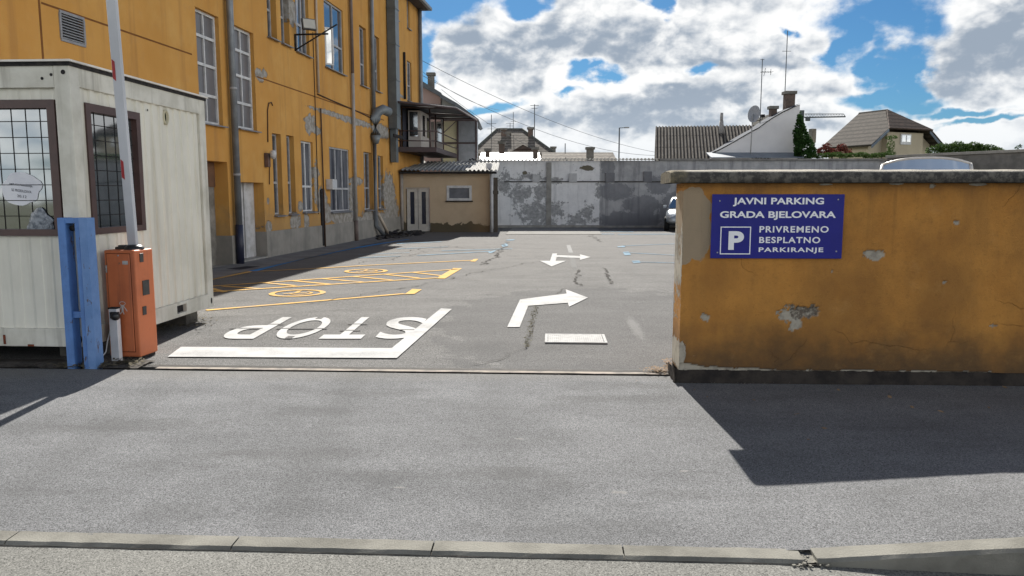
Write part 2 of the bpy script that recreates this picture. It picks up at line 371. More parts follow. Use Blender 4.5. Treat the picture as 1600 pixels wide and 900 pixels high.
# threshold: dark gate rail and pale concrete strip
th = MB(); c = [street(-8, OFF_TH-.085), street(1.45, OFF_TH-.085), street(1.45, OFF_TH+.0), street(-8, OFF_TH+.0)]
for i in range(60):
    s0 = -3.62+i*(5.05/60); s1 = s0+5.05/60
    j = lambda s: .012*mnoise.noise(Vector((s*3, 1, 0)))+.006*mnoise.noise(Vector((s*17, 1, 0)))
    a0 = street(s0, OFF_TH-.055+j(s0)); a1 = street(s1, OFF_TH-.055+j(s1)); b1 = street(s1, OFF_TH+.02); b0 = street(s0, OFF_TH+.02)
    th.q([(*a0, .010), (*a1, .010), (*b1, .010), (*b0, .010)])
struct(th.build('threshold_strip', mat('threshold concrete', (.30, .262, .225), (.17, .155, .14), 6, .9, bump=.5), keep=True))
rl = MB()
rl.prism([(-8, 0), (9, 0), (9, .1), (-8, .1)], -.06, .006, 'z'); rl.v = [(*street(v[0], OFF_TH+.016+v[1]), v[2]) for v in rl.v]
struct(rl.build('gate_rail_bed', mat('rail bed', (.035, .034, .033), (.07, .065, .06), 14, .8, bump=.5)))
rr = MB(); rr.box(-3.6, 1.42, OFF_TH+.05, OFF_TH+.072, -.02, .0075); rr.v = [(*street(v[0], v[1]), v[2]) for v in rr.v]
tag(rr.build('gate_rail', mat('worn rail steel', (.06, .055, .05), (.03, .028, .026), 10, .8, metal=.2)), 'narrow dark steel gate rail set across the car park entrance', 'rail')
# kerb stones
joints = [-6.2, -4.35, -2.52, -1.45, -.53, .335, 1.175, 2.17, 3.2, 4.3]
for i in range(len(joints)-1):
    a, b = joints[i]+.0035, joints[i+1]-.0035
    if i == 5: b -= .05
    K = MB()
    def kfn(u, v):
        s = a+(b-a)*u; tj = .003*mnoise.noise(Vector((s*9, v*3, i)))
        prof = [(.012, -.16), (-.002, -.013), (.014, .0), (.108, .003), (.118, -.1)]
        o_, z_ = prof[int(round(v*4))]
        zz = rise(s, 3.3)*(1 if z_ > -.05 else 0)+z_+tj
        if a > 1.1 and z_ < -.05: zz = -.16
        x, y = street(s, OFF_KF+o_+.004*mnoise.noise(Vector((s*5, i, v))))
        return (x, y, zz)
    K.grid(kfn, 24, 4, smooth=False)
    for u in (0., 1.): K.q([kfn(u, w/4) for w in range(5)])
    o = K.build('kerb_stone', M_kerb)
    lab = {0: 'grey kerb stone at the far left edge of the picture', 1: 'grey kerb stone at the left edge of the picture', 2: 'long flush kerb stone left of the first chipped joint',
           3: 'flush grey kerb stone between two gapped joints, below the STOP marking', 4: 'flush kerb stone right of the gap under the stop line corner', 5: 'flush kerb stone left of the crumbled kerb joint',
           6: 'flush kerb stone ending at the crumbled mortar joint, below the wall sign', 7: 'sloping kerb stone rising to the right with shaded face', 8: 'raised kerb stone at the right edge of the picture'}[i]
    tag(o, lab, 'kerb stone', 'kerb stones along the road')
# crumbled mortar at the joint
cr = MB()
for i in range(60):
    s = 1.13+random.uniform(-.07, .09); x, y = street(s, OFF_KF+random.uniform(-.03, .13)); z = random.uniform(-.022, -.004)
    rr_ = random.uniform(.003, .009); R = Matrix.Rotation(random.uniform(0, 3), 4, 'Z'); R.translation = (x, y, z)
    cr.box(-rr_, rr_, -rr_*.7, rr_*.7, -rr_*.3, rr_*.4, R)
stuff(cr.build('mortar_crumbs', M_kerb), 'crumbled mortar pieces filling the broken kerb joint', 'rubble')
# dark strip: dirt and a painted shadow gap in front of the low kerb
kf = MB(); kf.grid(lambda u, v: (*street(1.10+.10*u, OFF_KF+.004+.105*v), -.010+.010*mnoise.noise(Vector((u*5, v*6, 3)))), 10, 10); o = kf.build('joint_mortar', M_kerb, keep=True); struct(o)
gt = MB()
for i in range(100):
    s0, s1 = -6+i*.072, -6+(i+1)*.072
    w0, w1 = [.004+.008*abs(mnoise.noise(Vector((s*4, 0, 5)))) for s in (s0, s1)]
    gt.q([(*street(s0, OFF_KF-w0), -.014), (*street(s1, OFF_KF-w1), -.014), (*street(s1, OFF_KF+.02), -.014), (*street(s0, OFF_KF+.02), -.014)])
struct(gt.build('gutter_dirt_shade', M_crack, keep=True))

# ------------------------------------------------------------------ markings on the lot
def mark(name, polys, m, z=.009, label=None):
    mb = MB()
    for p in polys:
        mb.q([(*gp(x, y), z) for x, y in p])
    o = mb.build(name, m, LOT, keep=False)
    return o
def cv(pts, ox, oy, s): return [(ox+x/s, oy+y/s) for x, y in pts]
def band(pts, w):               # polyline in world xy -> quads of width w
    out = []
    for (a, b) in zip(pts[:-1], pts[1:]):
        a, b = Vector(a), Vector(b); d = (b-a).normalized(); n = Vector((-d.y, d.x))*w/2
        out.append([a-n, b-n, b+n, a+n])
    return out
def wmark(name, quads, m, z=.009):
    mb = MB()
    for i, p in enumerate(quads): mb.q([(v[0], v[1], z+.0004*(i % 3)) for v in p])
    return mb.build(name, m, LOT)
# stop line (an L)
mark('stop_line', [[(262, 559), (620, 561), (612, 545.5), (283, 543.5)], [(620, 561), (706, 484), (689, 483), (612, 545.5)]], M_white, .0115)
# STOP, to be read by drivers leaving: rotated half a turn
sl = MB(); NEAR, FAR = 8.36, 9.86
for ch, xa, xb in (('S', -1.56, -1.09), ('T', -2.14, -1.67), ('O', -2.74, -2.24), ('P', -3.29, -2.86)):
    V, F = text_pts(ch, 0, 1, 0, 1, .016)
    add_flat(sl, V, F, lambda u, v: (xb-(xb-xa)*u+.0, FAR-(FAR-NEAR)*(1-v) if False else NEAR+(FAR-NEAR)*(1-v)*1.0, .009))
sl.build('stop_lettering', M_white, LOT)
st_ = MB()                      # stencil bridges left unpainted
for (xa, xb, y0) in ((-2.80, -2.2, 8.98), (-3.36, -2.97, 9.0), (-2.99, -2.8, 9.28), (-2.02, -1.78, 8.86), (-2.02, -1.78, 9.3), (-1.32, -1.15, 8.9), (-2.52, -2.44, 8.36), (-2.52, -2.44, 9.7)):
    st_.box(xa, xb, y0, y0+(.05 if xb-xa > .1 else .16), .0095, .0104)
st_.build('stencil_gap', M_lot, LOT)
ar = cv([(197,570),(272,408),(470,382),(545,373),(540,348),(670,397),(560,450),(552,427),(320,445),(270,570)], 740, 360, 3.75)
mark('turn_arrow', [ar], M_white)
ar2 = cv([(388,180),(448,180),(462,137),(490,137),(486,147),(625,152),(622,142),(685,158),(625,175),(622,163),(487,159),(480,180),(542,180),(457,213)], 740, 360, 3.75)
mark('junction_arrow', [ar2], M_white)
C4 = lambda pts: cv(pts, 320, 360, 3.333)
W = lambda pts: [gp(x, y) for x, y in C4(pts)]
wmark('bay_line', band([gp(322, 485.5), gp(632, 459.5)], .10)+[W([(1040, 335), (1082, 307), (1130, 310), (1092, 333)])], M_yel)
A0, A1 = gp(322, 448.5), gp(716, 421); B0, B1 = gp(322, 457), gp(684, 434.5)
wmark('bay_line', band([A0, A1], .10), M_yel); wmark('bay_line', band([B0, B1], .10), M_yel)
wmark('bay_line', [W([(1205, 252), (1295, 198), (1340, 199), (1250, 253)])], M_yel)
hq = []
for (x0, y0, x1, y1) in ((322, 449, 352, 457), (348, 448, 408, 451.5), (406, 441.6, 462, 447), (456, 439, 515, 444.5), (503, 435.8, 566, 441), (552, 432.5, 612, 438), (600, 429, 655, 435), (645, 426, 692, 431.5), (318, 453, 335, 456.5)):
    hq += band([gp(x0, y0), gp(x1, y1)], .10)
wmark('hatching', hq, M_yel, .008)
L3 = [gp(394, 425), gp(500, 419.5), gp(575, 415), gp(742, 407)]
wmark('bay_line', band(L3, .10)+[W([(1382, 163), (1402, 151), (1425, 150), (1408, 164)])], M_yel)
wmark('bay_line', band([gp(300, 443), gp(394, 424.5)], .14), M_yel)
def disc(cx, cy):
    c_ = Vector(gp(cx, cy)); q = []; k__ = .71
    R_, n = .44, 36; K_ = .71
    sx = 1.0
    def ring(ox, oy, ra, rb, a0=0, a1=2*PI, kx=1, ky=1):
        m_ = max(6, int(n*(a1-a0)/(2*PI)))
        for i in range(m_):
            p, r_ = a0+(a1-a0)*i/m_, a0+(a1-a0)*(i+1)/m_
            q.append([(c_.x+ox+kx*math.cos(p)*ra, c_.y+oy+ky*math.sin(p)*ra), (c_.x+ox+kx*math.cos(r_)*ra, c_.y+oy+ky*math.sin(r_)*ra),
                      (c_.x+ox+kx*math.cos(r_)*rb, c_.y+oy+ky*math.sin(r_)*rb), (c_.x+ox+kx*math.cos(p)*rb, c_.y+oy+ky*math.sin(p)*rb)])
    ring(0, 0, .50, .63)
    ring(.08, -.02, .20, .27, -2.6, 1.2)                 # wheel of the wheelchair
    q.append([(c_.x-.10, c_.y-.02), (c_.x-.02, c_.y-.02), (c_.x+.0, c_.y+.30), (c_.x-.08, c_.y+.30)])
    q.append([(c_.x-.06, c_.y+.02), (c_.x+.20, c_.y+.02), (c_.x+.20, c_.y+.09), (c_.x-.06, c_.y+.09)])
    q.append([(c_.x-.30, c_.y-.16), (c_.x-.24, c_.y-.20), (c_.x-.05, c_.y+.0), (c_.x-.12, c_.y+.03)])
    ring(-.05, .37, 0.0001, .055)
    return [[(c_.x+(x-c_.x)*k__, c_.y+(y-c_.y)*k__) for x, y in p] for p in q]
wmark('wheelchair_symbol', disc(465, 458.5), M_yel); wmark('wheelchair_symbol', disc(572, 424), M_yel)
# blue bay lines
bl = [gp(394, 424.5), gp(430, 414.5), gp(470, 404.5), gp(515, 396), gp(560, 387), gp(610, 378.5), gp(640, 374)]
for i, (a, b) in enumerate(zip(bl[:-1], bl[1:])):
    wmark('bay_line', band([a, b], (.20, .22, .16, .10, .2, .12)[i]), M_blue)
for (a, b, w) in ((gp(560, 403), gp(626, 400.5), .12), (gp(652, 399.5), gp(766, 393), .14), (gp(620, 389), gp(700, 386), .14), (gp(690, 392), gp(800, 389), .12),
                  (gp(620, 381), gp(690, 378), .2), (gp(560, 398), gp(640, 395), .08)):
    wmark('bay_line', band([a, b], w), M_lblue)
for (p, c_) in (([(762, 394), (776, 391), (770, 395), (765, 396)], 0), ([(783, 383), (792, 380), (794, 384), (786, 387)], 0), ([(790, 375), (805, 374), (802, 376), (792, 376)], 0)):
    mark('paint_patch', [p], M_lblue)
for (x0, y0, x1, y1) in ((972, 384.5, 1090, 380), (976, 395, 1090, 401), (988, 409.5, 1090, 412)):
    wmark('bay_line', band([gp(x0, y0), gp(x1, y1)], .10), M_lblue)
for p in ([(964, 385.5), (978, 384), (976, 386.5), (966, 387)], [(973, 394), (982, 393.5), (986, 398.5), (976, 399.5)], [(987, 408), (999, 407.5), (1001, 411), (990, 412)]):
    mark('paint_patch', [p], M_lblue)
wmark('old_line', band([gp(888, 383), gp(892, 395)], .12), M_wfaded, .005); wmark('old_line', band([gp(893, 400), gp(898, 420)], .12), mat('ghost paint', (.15, .15, .145), (.12, .12, .12), 9, .95, spec=.1), .005)
for (x0, y0, x1, y1, w) in ((820, 366, 960, 366, .3), (965, 366.5, 1060, 366, .3), (900, 361, 990, 362.5, .25)):
    wmark('bay_line', band([gp(x0, y0), gp(x1, y1)], w), M_lblue)
# cracks
def crack(pts, w, jit, m=M_crack, seed=0, z=.012):
    W_ = [Vector(gp(x, y)) for x, y in pts]; P_ = []
    for a, b in zip(W_[:-1], W_[1:]):
        n = max(2, int((b-a).length/.07)); d = (b-a).normalized(); nn = Vector((-d.y, d.x))
        for i in range(n):
            p = a.lerp(b, i/n); P_.append(p+nn*jit*(mnoise.noise(Vector((p.x*3.1, p.y*3.1, seed)))+.5*mnoise.noise(Vector((p.x*9, p.y*9, seed+4)))))
    P_.append(W_[-1]); mb = MB()
    for i in range(len(P_)-1):
        a, b = P_[i], P_[i+1]; d = (b-a).normalized(); nn = Vector((-d.y, d.x))
        wa = w*(.25+abs(mnoise.noise(Vector((a.x*4, a.y*4, seed+9))))*1.8); wb = w*(.25+abs(mnoise.noise(Vector((b.x*4, b.y*4, seed+9))))*1.8)
        mb.q([(*(a-nn*wa/2), z), (*(b-nn*wb/2), z), (*(b+nn*wb/2), z), (*(a+nn*wa/2), z)])
    return mb.build('asphalt_crack', m, LOT)
crack([(838, 482), (832, 500), (826, 520), (822, 540)], .012, .07, seed=1)
crack([(822, 540), (800, 556), (770, 566), (740, 571)], .012, .12, seed=2)
crack([(905, 422), (902, 433), (905, 447)], .05, .12, seed=3)
crack([(945, 419), (950, 431), (958, 444)], .045, .12, seed=4)
crack([(795, 378), (788, 387), (776, 397), (760, 408), (750, 414)], .05, .25, seed=5)
crack([(843, 408), (800, 416), (740, 427), (690, 439), (640, 449), (560, 462), (480, 476)], .02, .14, seed=6)
crack([(868, 460), (880, 452), (905, 448), (960, 448), (1030, 452), (1045, 457)], .014, .06, seed=7)
crack([(918, 364), (925, 370), (940, 378)], .05, .2, seed=8)
crack([(855, 389), (790, 388), (730, 386), (670, 387), (640, 392)], .03, .12, seed=9)
crack([(790, 400), (830, 401), (900, 402), (960, 404)], .02, .2, seed=10)
crack([(740, 390), (700, 384), (640, 400), (560, 412)], .02, .3, seed=11)
crack([(1042, 418), (900, 418), (850, 419)], .012, .06, seed=12)
crack([(330, 497), (420, 493), (520, 486), (600, 478)], .010, .05, seed=13)
crack([(880, 470), (960, 467), (1035, 470)], .008, .05, seed=14)
ms = MB(); mrows = []
for i in range(420):            # moss and weeds in the crack by the arrow
    t = random.random(); px_ = 838-(16)*t+random.gauss(0, 3.0); py_ = 478+66*t
    x, y = gp(px_, py_); a = random.uniform(0, PI); l = random.uniform(.006, .02); h = random.uniform(.001, .006)
    ms.q([(x-l*math.cos(a), y-l*math.sin(a), .011), (x+l*math.cos(a), y+l*math.sin(a), .011), (x+l*.4, y+.2*l, .011+h)])
stuff(ms.build('crack_weeds', mat('dry moss', (.13, .115, .05), (.09, .085, .04), 30), keep=True), 'dry brown green weeds growing in the crack below the white turn arrow', 'weeds')
# drain grate
gx = [gp(854, 524), gp(942, 524.5), gp(946.5, 538), gp(854, 537)]
gcx, gcy = sum(p[0] for p in gx)/4, sum(p[1] for p in gx)/4; gw, gh = .67, .50
G = thing('drain_grate', 'square pale metal drain grate set in the asphalt below the turn arrow', 'drain grate', (gcx, gcy, .006), SA)
fr = MB()
for b in ((-gw/2, gw/2, -gh/2, -gh/2+.03), (-gw/2, gw/2, gh/2-.03, gh/2), (-gw/2, -gw/2+.03, -gh/2+.03, gh/2-.03), (gw/2-.03, gw/2, -gh/2+.03, gh/2-.03)): fr.box(*b, 0, .013)
fr.build('frame', mat('galvanised', (.36, .36, .355), (.28, .28, .275), 12, .85, spec=.2), G)
sl = MB(); n = 26
for i in range(n):
    x = -gw/2+.035+(gw-.07)*i/n; sl.box(x, x+(gw-.07)/n*.92, -gh/2+.03, gh/2-.03, .001, .012)
for y in (-.1, .1): sl.box(-gw/2+.03, gw/2-.03, y-.01, y+.01, .0, .0105)
sl.build('bars', MATS['galvanised'], G)
pt = MB(); pt.box(-gw/2+.03, gw/2-.03, -gh/2+.03, gh/2-.03, -.003, .0005); pt.build('pit', M_dark, G)

# ------------------------------------------------------------------ the yellow boundary wall on the right
WF = Fr(1.418, 6.40, math.atan2(6.29-6.40, 4.29-1.418))
wall = thing('boundary_wall', 'low ochre rendered wall with chipped plaster and a concrete coping, right of the entrance', 'wall', (WF.ox, WF.oy, 0), WF.th)
def wp(px, py, rx, rz):
    a, z = WF.on(px, py); return (a, z, rx/185., rz/185.)
beige = [wp(1083, 330, 27, 36), wp(1090, 365, 22, 40), wp(1070, 396, 12, 18), wp(1078, 350, 20, 40)]
chips = [wp(1063, 400, 3, 60), wp(1060, 480, 3, 60), wp(1063, 555, 8, 22), wp(1528, 288, 14, 2.2), wp(1400, 287, 12, 2), wp(1290, 288, 10, 1.5)]
def wallfn(k, co, col):
    wob = k.noise(co, 9., 6, .6); wf = k.noise(co, 45., 4, .6)
    sp = k.add('ShaderNodeSeparateXYZ'); k.l.new(co, sp.inputs[0]); z = sp.outputs[2]
    big = k.noise(k.scalevec(co, (1, 1, .5)), 1.5, 6, .62)
    col = k.mix(k.m('MULTIPLY', k.ss(big, .40, .66), .55), col, (.21, .105, .035))
    low = k.m('ADD', z, k.m('MULTIPLY_ADD', k.noise(co, 3.2, 6, .65), .7, -.35))      # splash-back grime, ragged
    col = k.mix(k.m('MULTIPLY', k.ss(low, .62, .10), .85), col, (.070, .05, .032))
    top = k.m('ADD', z, k.m('MULTIPLY_ADD', k.noise(k.scalevec(co, (3, 3, .6)), 1.8, 6, .6), .34, -.17))
    col = k.mix(k.m('MULTIPLY', k.ss(top, 1.56, 1.70), .55), col, (.15, .08, .035))
    col = k.mix(k.m('MULTIPLY', k.ss(wf, .55, .72), .30), col, (.15, .085, .03))
    mid = k.noise(co, 14, 6, .7); col = k.mix(k.m('MULTIPLY', k.ss(mid, .5, .7), .35), col, (.24, .115, .035)); pale = k.noise(k.vm('ADD', co, (5, 0, 2)), 2.4, 7, .7); col = k.mix(k.m('MULTIPLY', k.ss(pale, .55, .75), .30), col, (.55, .32, .12))
    gr = k.noise(co, 220, 3, .8); col = k.mix(k.m('MULTIPLY', k.ss(gr, .5, .75), .35), col, (.16, .085, .025))
    sc_ = k.ss(k.noise(k.scalevec(co, (2, 2, 9)), 6, 4, .6), .70, .73); col = k.mix(k.m('MULTIPLY', sc_, .35), col, (.42, .30, .18))
    col = k.mix(k.blobs(co, beige, wob, .55), col, k.mix(k.ss(big, .35, .65), (.33, .25, .165), (.27, .215, .15)))
    vor = k.add('ShaderNodeTexVoronoi', feature='DISTANCE_TO_EDGE'); vor.inputs['Scale'].default_value = 1.3
    cw = k.add('ShaderNodeTexNoise'); k.l.new(co, cw.inputs['Vector']); cw.inputs['Scale'].default_value = 2.5; cw.inputs['Detail'].default_value = 6
    k.l.new(k.vm('ADD', co, k.scalevec(cw.outputs['Color'], (.5, .5, .5))), vor.inputs['Vector'])
    hair = k.m('MULTIPLY', k.ss(vor.outputs['Distance'], .006, .001), k.ss(k.noise(co, 1.1, 2, .5), .5, .6))
    col = k.mix(k.m('MULTIPLY', hair, .2), col, (.09, .05, .02))
    drip = k.noise(k.scalevec(co, (9, 9, .5)), 1.2, 4, .6); col = k.mix(k.m('MULTIPLY', k.m('MULTIPLY', k.ss(drip, .54, .70), k.ss(z, .7, 1.6)), .35), col, (.17, .085, .03))
    at = k.add('ShaderNodeVertexColor', layer_name='chip'); asp = k.add('ShaderNodeSeparateColor'); k.l.new(at.outputs[0], asp.inputs[0])
    ch = k.m('MAXIMUM', asp.outputs[0], k.blobs(co, chips, k.noise(co, 14., 7, .7), 1.3)); deep = asp.outputs[1]
    trow = k.noise(k.scalevec(co, (1, 1, 1.6)), 5., 5, .6)
    hgt = k.m('ADD', k.m('MULTIPLY', ch, -1.), k.m('MULTIPLY', trow, .5)); hgt = k.m('ADD', hgt, k.m('MULTIPLY', ch, k.m('MULTIPLY', k.noise(co, 40, 5, .7), .8))); hgt = k.m('ADD', hgt, k.m('MULTIPLY', hair, -.4))
    hgt = k.m('ADD', hgt, k.m('MULTIPLY', k.blobs(co, beige, wob, .55), -.18))
    return (k.mix(ch, col, k.mix(k.m('MULTIPLY', deep, k.ss(k.noise(co, 26, 5, .65), .38, .55)), k.mix(k.ss(k.noise(co, 11, 4, .55), .45, .65), (.42, .38, .31), (.30, .27, .225)), (.15, .125, .10))), None, hgt, .012)
M_wall = mat('ochre render', (.50, .235, .055), (.40, .18, .042), 2.2, .92, bump=.75, bscale=120, fn=wallfn, spec=.2)
L_W = 11.; TH = .34
bm_ = MB()                      # face subdivided and gently uneven
CHL = [wp(1234, 493, 15, 13), wp(1243, 507, 9, 10), wp(1228, 490, 8, 7)]
CHD = [wp(1254, 489, 20, 10), wp(1270, 486, 10, 8)]
CHS = [wp(1367, 399, 13, 8), wp(1360, 396, 8, 5), wp(1102, 496, 7, 7), wp(1495, 347, 5, 3.5), wp(1458, 290, 4, 4), wp(1553, 509, 6, 2), wp(1475, 441, 3, 3), wp(1300, 424, 2, 1.5)]
def nz(x, z, f, sd=0): return mnoise.fractal(Vector((x*f, sd, z*f)), .8, 2.1, 5)
def chipd(x, z, lst): return min(math.hypot((x-a)/rx, (z-b)/rz) for a, b, rx, rz in lst)
def chipmask(x, z):             # 0 render, 1 pale mortar, 2 deep dark hole
    w = nz(x, z, 14)*.55+nz(x, z, 45, 3)*.2
    if chipd(x, z, CHD)+w < 1: return 2
    if chipd(x, z, CHL)+w < 1: return 1
    if chipd(x, z, CHS)+w*1.2 < 1: return 1.3
    if z < .118+.035*max(0, 1-x/.9)*(1+nz(x, 0, 6))+.012*max(0, nz(x, 0, 3, 5)+.3) and x < 2.6: return 1
    return 0
XS = [i*.011 for i in range(300)]+[3.3+i*.2 for i in range(39)]; XS[-1] = L_W; NX = len(XS)-1
def wface(u, v):
    x, z = XS[int(round(u*NX))], .11+(1.685-.11)*v
    m = chipmask(x, z) if x < 3.3 else 0
    dep = 0 if m == 0 else (.012+.006*nz(x, z, 30) if m < 1.5 else .030+.016*nz(x, z, 22))
    return (x, dep+.006*mnoise.noise(Vector((x*2.2, 0, z*2.2)))+.002*mnoise.noise(Vector((x*12, 0, z*12)))+.0012*mnoise.noise(Vector((x*40, 0, z*40))), z+(.006*mnoise.noise(Vector((x*9, 1, 1))) if v == 0 else 0))
bm_.grid(wface, NX, 142)
def wend(u, v):
    y, z = TH*u, .11+(1.685-.11)*v; return (.0+.006*mnoise.noise(Vector((3, y*4, z*4)))*(1 if 0 < u < 1 else 0), y, z)
i0 = len(bm_.v)
bm_.grid(lambda u, v: (wend(u, v)[0] if u > 0 else 0, wend(u, v)[1] if u > 0 else wface(0, v)[1], wend(u, v)[2] if u > 0 else wface(0, v)[2]), 6, 32)
bm_.q([(0, TH, .11), (L_W, TH, .11), (L_W, TH, 1.685), (0, TH, 1.685)]); bm_.q([(L_W, 0, .11), (L_W, TH, .11), (L_W, TH, 1.685), (L_W, 0, 1.685)])
rend = bm_.build('render', M_wall, wall, keep=True)
ca = rend.data.color_attributes.new('chip', 'FLOAT_COLOR', 'POINT')
for vi, vv in enumerate(rend.data.vertices):
    m = chipmask(vv.co.x, vv.co.z) if vv.co.x < 3.3 and abs(vv.co.y) < .08 and vi < (NX+1)*143 else 0
    ca.data[vi].color = (1 if m else 0, 1 if m == 2 else 0, 0, 1)
pl_ = MB()
pl_.grid(lambda u, v: (-.035+(L_W+.03)*u, .012-.035*(1-v)+.012*mnoise.noise(Vector((u*90, v*3, 0))), -.06+.175*v+(.008*mnoise.noise(Vector((u*60, 0, 7))) if v == 1 else 0)), 160, 4)
pl_.grid(lambda u, v: (-.035+.012*mnoise.noise(Vector((u*5, v*3, 9))), -.02+(TH)*u, -.06+.175*v), 8, 4)
pl_.box(0, L_W, .03, TH-.02, -.06, .112)
pl_.build('plinth', mat('stained footing', (.050, .042, .036), (.025, .022, .021), 7, .95, bump=1., bscale=60), wall)
cp = MB()
def cop(u, v):
    prof = [(-.055, 1.688), (-.095, 1.69), (-.098, 1.755), (-.085, 1.775), (-.02, 1.79), (TH*.5, 1.80), (TH+.05, 1.785), (TH+.085, 1.765), (TH+.085, 1.69), (TH+.04, 1.688)]
    y, z = prof[int(round(v*(len(prof)-1)))]
    x = -.125+(L_W+.2)*u
    e = min(1, u*L_W/.04)
    return (x, y+.006*mnoise.noise(Vector((x*7, v*8, 0)))+.003*mnoise.noise(Vector((x*30, v*8, 4))), z+.004*mnoise.noise(Vector((x*5, v*6, 3)))-.012*(1-e)*(1 if z > 1.74 else 0))
cp.grid(cop, 260, 9)
cp.q([cop(0, i/9) for i in range(10)]); cp.q([cop(1, i/9) for i in range(10)])
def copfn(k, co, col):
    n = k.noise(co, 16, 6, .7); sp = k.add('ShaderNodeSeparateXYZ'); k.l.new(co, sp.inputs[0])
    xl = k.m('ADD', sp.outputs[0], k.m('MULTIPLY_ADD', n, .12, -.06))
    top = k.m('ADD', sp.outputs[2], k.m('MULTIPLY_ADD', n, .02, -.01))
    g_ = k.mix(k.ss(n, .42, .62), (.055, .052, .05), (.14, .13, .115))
    g_ = k.mix(k.ss(top, 1.765, 1.785), g_, (.36, .33, .28))  # pale top paints a sunlit edge above the dark front
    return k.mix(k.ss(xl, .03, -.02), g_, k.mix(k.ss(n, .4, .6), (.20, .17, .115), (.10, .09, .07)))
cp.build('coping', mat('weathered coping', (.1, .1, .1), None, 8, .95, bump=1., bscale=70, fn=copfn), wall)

# sign
SX0, SZ1 = WF.on(1113, 303.5, -.02); SX1, _ = WF.on(1320, 303, -.02); _, SZ0 = WF.on(1113, 403.5, -.02)
sign = thing('parking_sign', 'blue rectangular parking sign with white lettering fixed to the ochre wall', 'sign', (WF.ox, WF.oy, 0), WF.th)
sb = MB().box(SX0, SX1, -.022, -.014, SZ0, SZ1)
sb.build('panel', mat('sign blue', (.010, .011, .20), (.008, .009, .16), 1.5, .35, spec=.3), sign, bevel=.002)
M_sw = mat('sign white', (.78, .78, .80), (.74, .74, .77), 2, .4)
def spx(px, py):
    return WF.on(px, py, -.022)
def sline(txt, xa, xb, yt, yb, bold, sp_=1.0):
    a, zt = spx(xa, yt); b, _ = spx(xb, yt); _, zb = spx(xa, yb)
    V, F = text_pts(txt, a, b, zb, zt, bold, sp_); m_ = MB(); add_flat(m_, V, F, lambda x, z: (x, -.0232, z))
    m_.build('lettering', M_sw, sign, keep=False)
C2 = lambda x, y: (1020+x/2.368, 240+y/2.368)
def cl(txt, x0, y0, x1, y1, b, s=1.0):
    (a, t), (c_, d_) = C2(x0, y0), C2(x1, y1); sline(txt, a, c_, t, d_, b, s)
cl('JAVNI PARKING', 297, 163, 634, 195, .028, 1.03)
cl('GRADA BJELOVARA', 249, 213, 678, 245, .028, 1.0)
cl('PRIVREMENO', 395, 268, 651, 292, .024, 1.16)
cl('BESPLATNO', 394, 308, 620, 331, .024, 1.16)
cl('PARKIRANJE', 392, 347, 631, 369, .024, 1.16)
cl('P', 281, 287, 338, 356, .045)
a, zt = spx(*C2(251, 270)); b, zb = spx(*C2(360, 373)); m_ = MB(); w_ = .008
for bx in ((a, b, zt-w_, zt), (a, b, zb, zb+w_), (a, a+w_, zb+w_, zt-w_), (b-w_, b, zb+w_, zt-w_)): m_.box(bx[0], bx[1], -.0234, -.0222, bx[2], bx[3])
m_.build('border', M_sw, sign)
for (x, y) in ((248, 175), (686, 170), (239, 366), (679, 362)):
    a, z = spx(*C2(x, y)); s_ = MB(); s_.lathe([(.0001, -.0275), (.004, -.027), (.0065, -.0245), (.0065, -.0222)], (a, 0, z), 'y', 10); s_.build('screw', MATS['galvanised'], sign)

# ------------------------------------------------------------------ office container
CF = Fr(-3.955, 7.04, math.radians(-3.4))
cont = thing('office_container', 'off white corrugated office container with barred brown windows, left of the barrier', 'container', (CF.ox, CF.oy, 0), CF.th)
CL, CD, CZ0, CZ1 = 6.05, 2.66, .178, 2.765
M_cont = mat('container paint', (.68, .655, .57), (.60, .58, .50), 1.6, .55, bump=.15, bscale=30, streak=((.40, .37, .30), 7., .45))
M_cont2 = mat('container weathered frame', (.62, .60, .53), (.48, .46, .39), 3., .6, bump=.2, bscale=30, streak=((.24, .22, .18), 9., .6))
M_brown = mat('brown window frame', (.075, .038, .032), (.055, .028, .024), 6, .5)
# windows on the container
fx1, fz1 = CF.on(82.5, 155, 0); fx1 += .0; _, fz0 = CF.on(94, 369, 0)
side = Fr(CF.ox, CF.oy, CF.th+PI/2)             # local X runs backwards along the right side, -Y is outward (right)
s0, sz1 = side.on(135, 160); s1, _ = side.on(220, 178); s0b, sz0 = side.on(148, 367)
print('side win', s0, s1, sz0, sz1, 'front', fx1, fz0, fz1)
fwx0 = fx1-1.45
# frame members
def cw(x, y): return (x, y)
def cbox(mb, x0, x1, y0, y1, z0, z1): mb.box(x0, x1, y0, y1, z0, z1)
P_ = .15
for (x0, x1, y0, y1) in ((-P_, 0, 0, P_), (-P_, 0, CD-P_, CD), (-CL, -CL+P_, 0, P_), (-CL, -CL+P_, CD-P_, CD)): MB().box(x0, x1, y0, y1, CZ0, CZ1).build('corner_post', M_cont2, cont, bevel=.012)
rlm = MB()
rlm.box(-CL+P_, -P_, .004, .12, CZ0+.002, CZ0+.17); rlm.box(-CL+P_, -P_, .004, .12, CZ1-.22, CZ1-.002)
rlm.box(-CL+P_, -P_, CD-.12, CD-.004, CZ0+.002, CZ0+.17); rlm.box(-CL+P_, -P_, CD-.12, CD-.004, CZ1-.22, CZ1-.002)
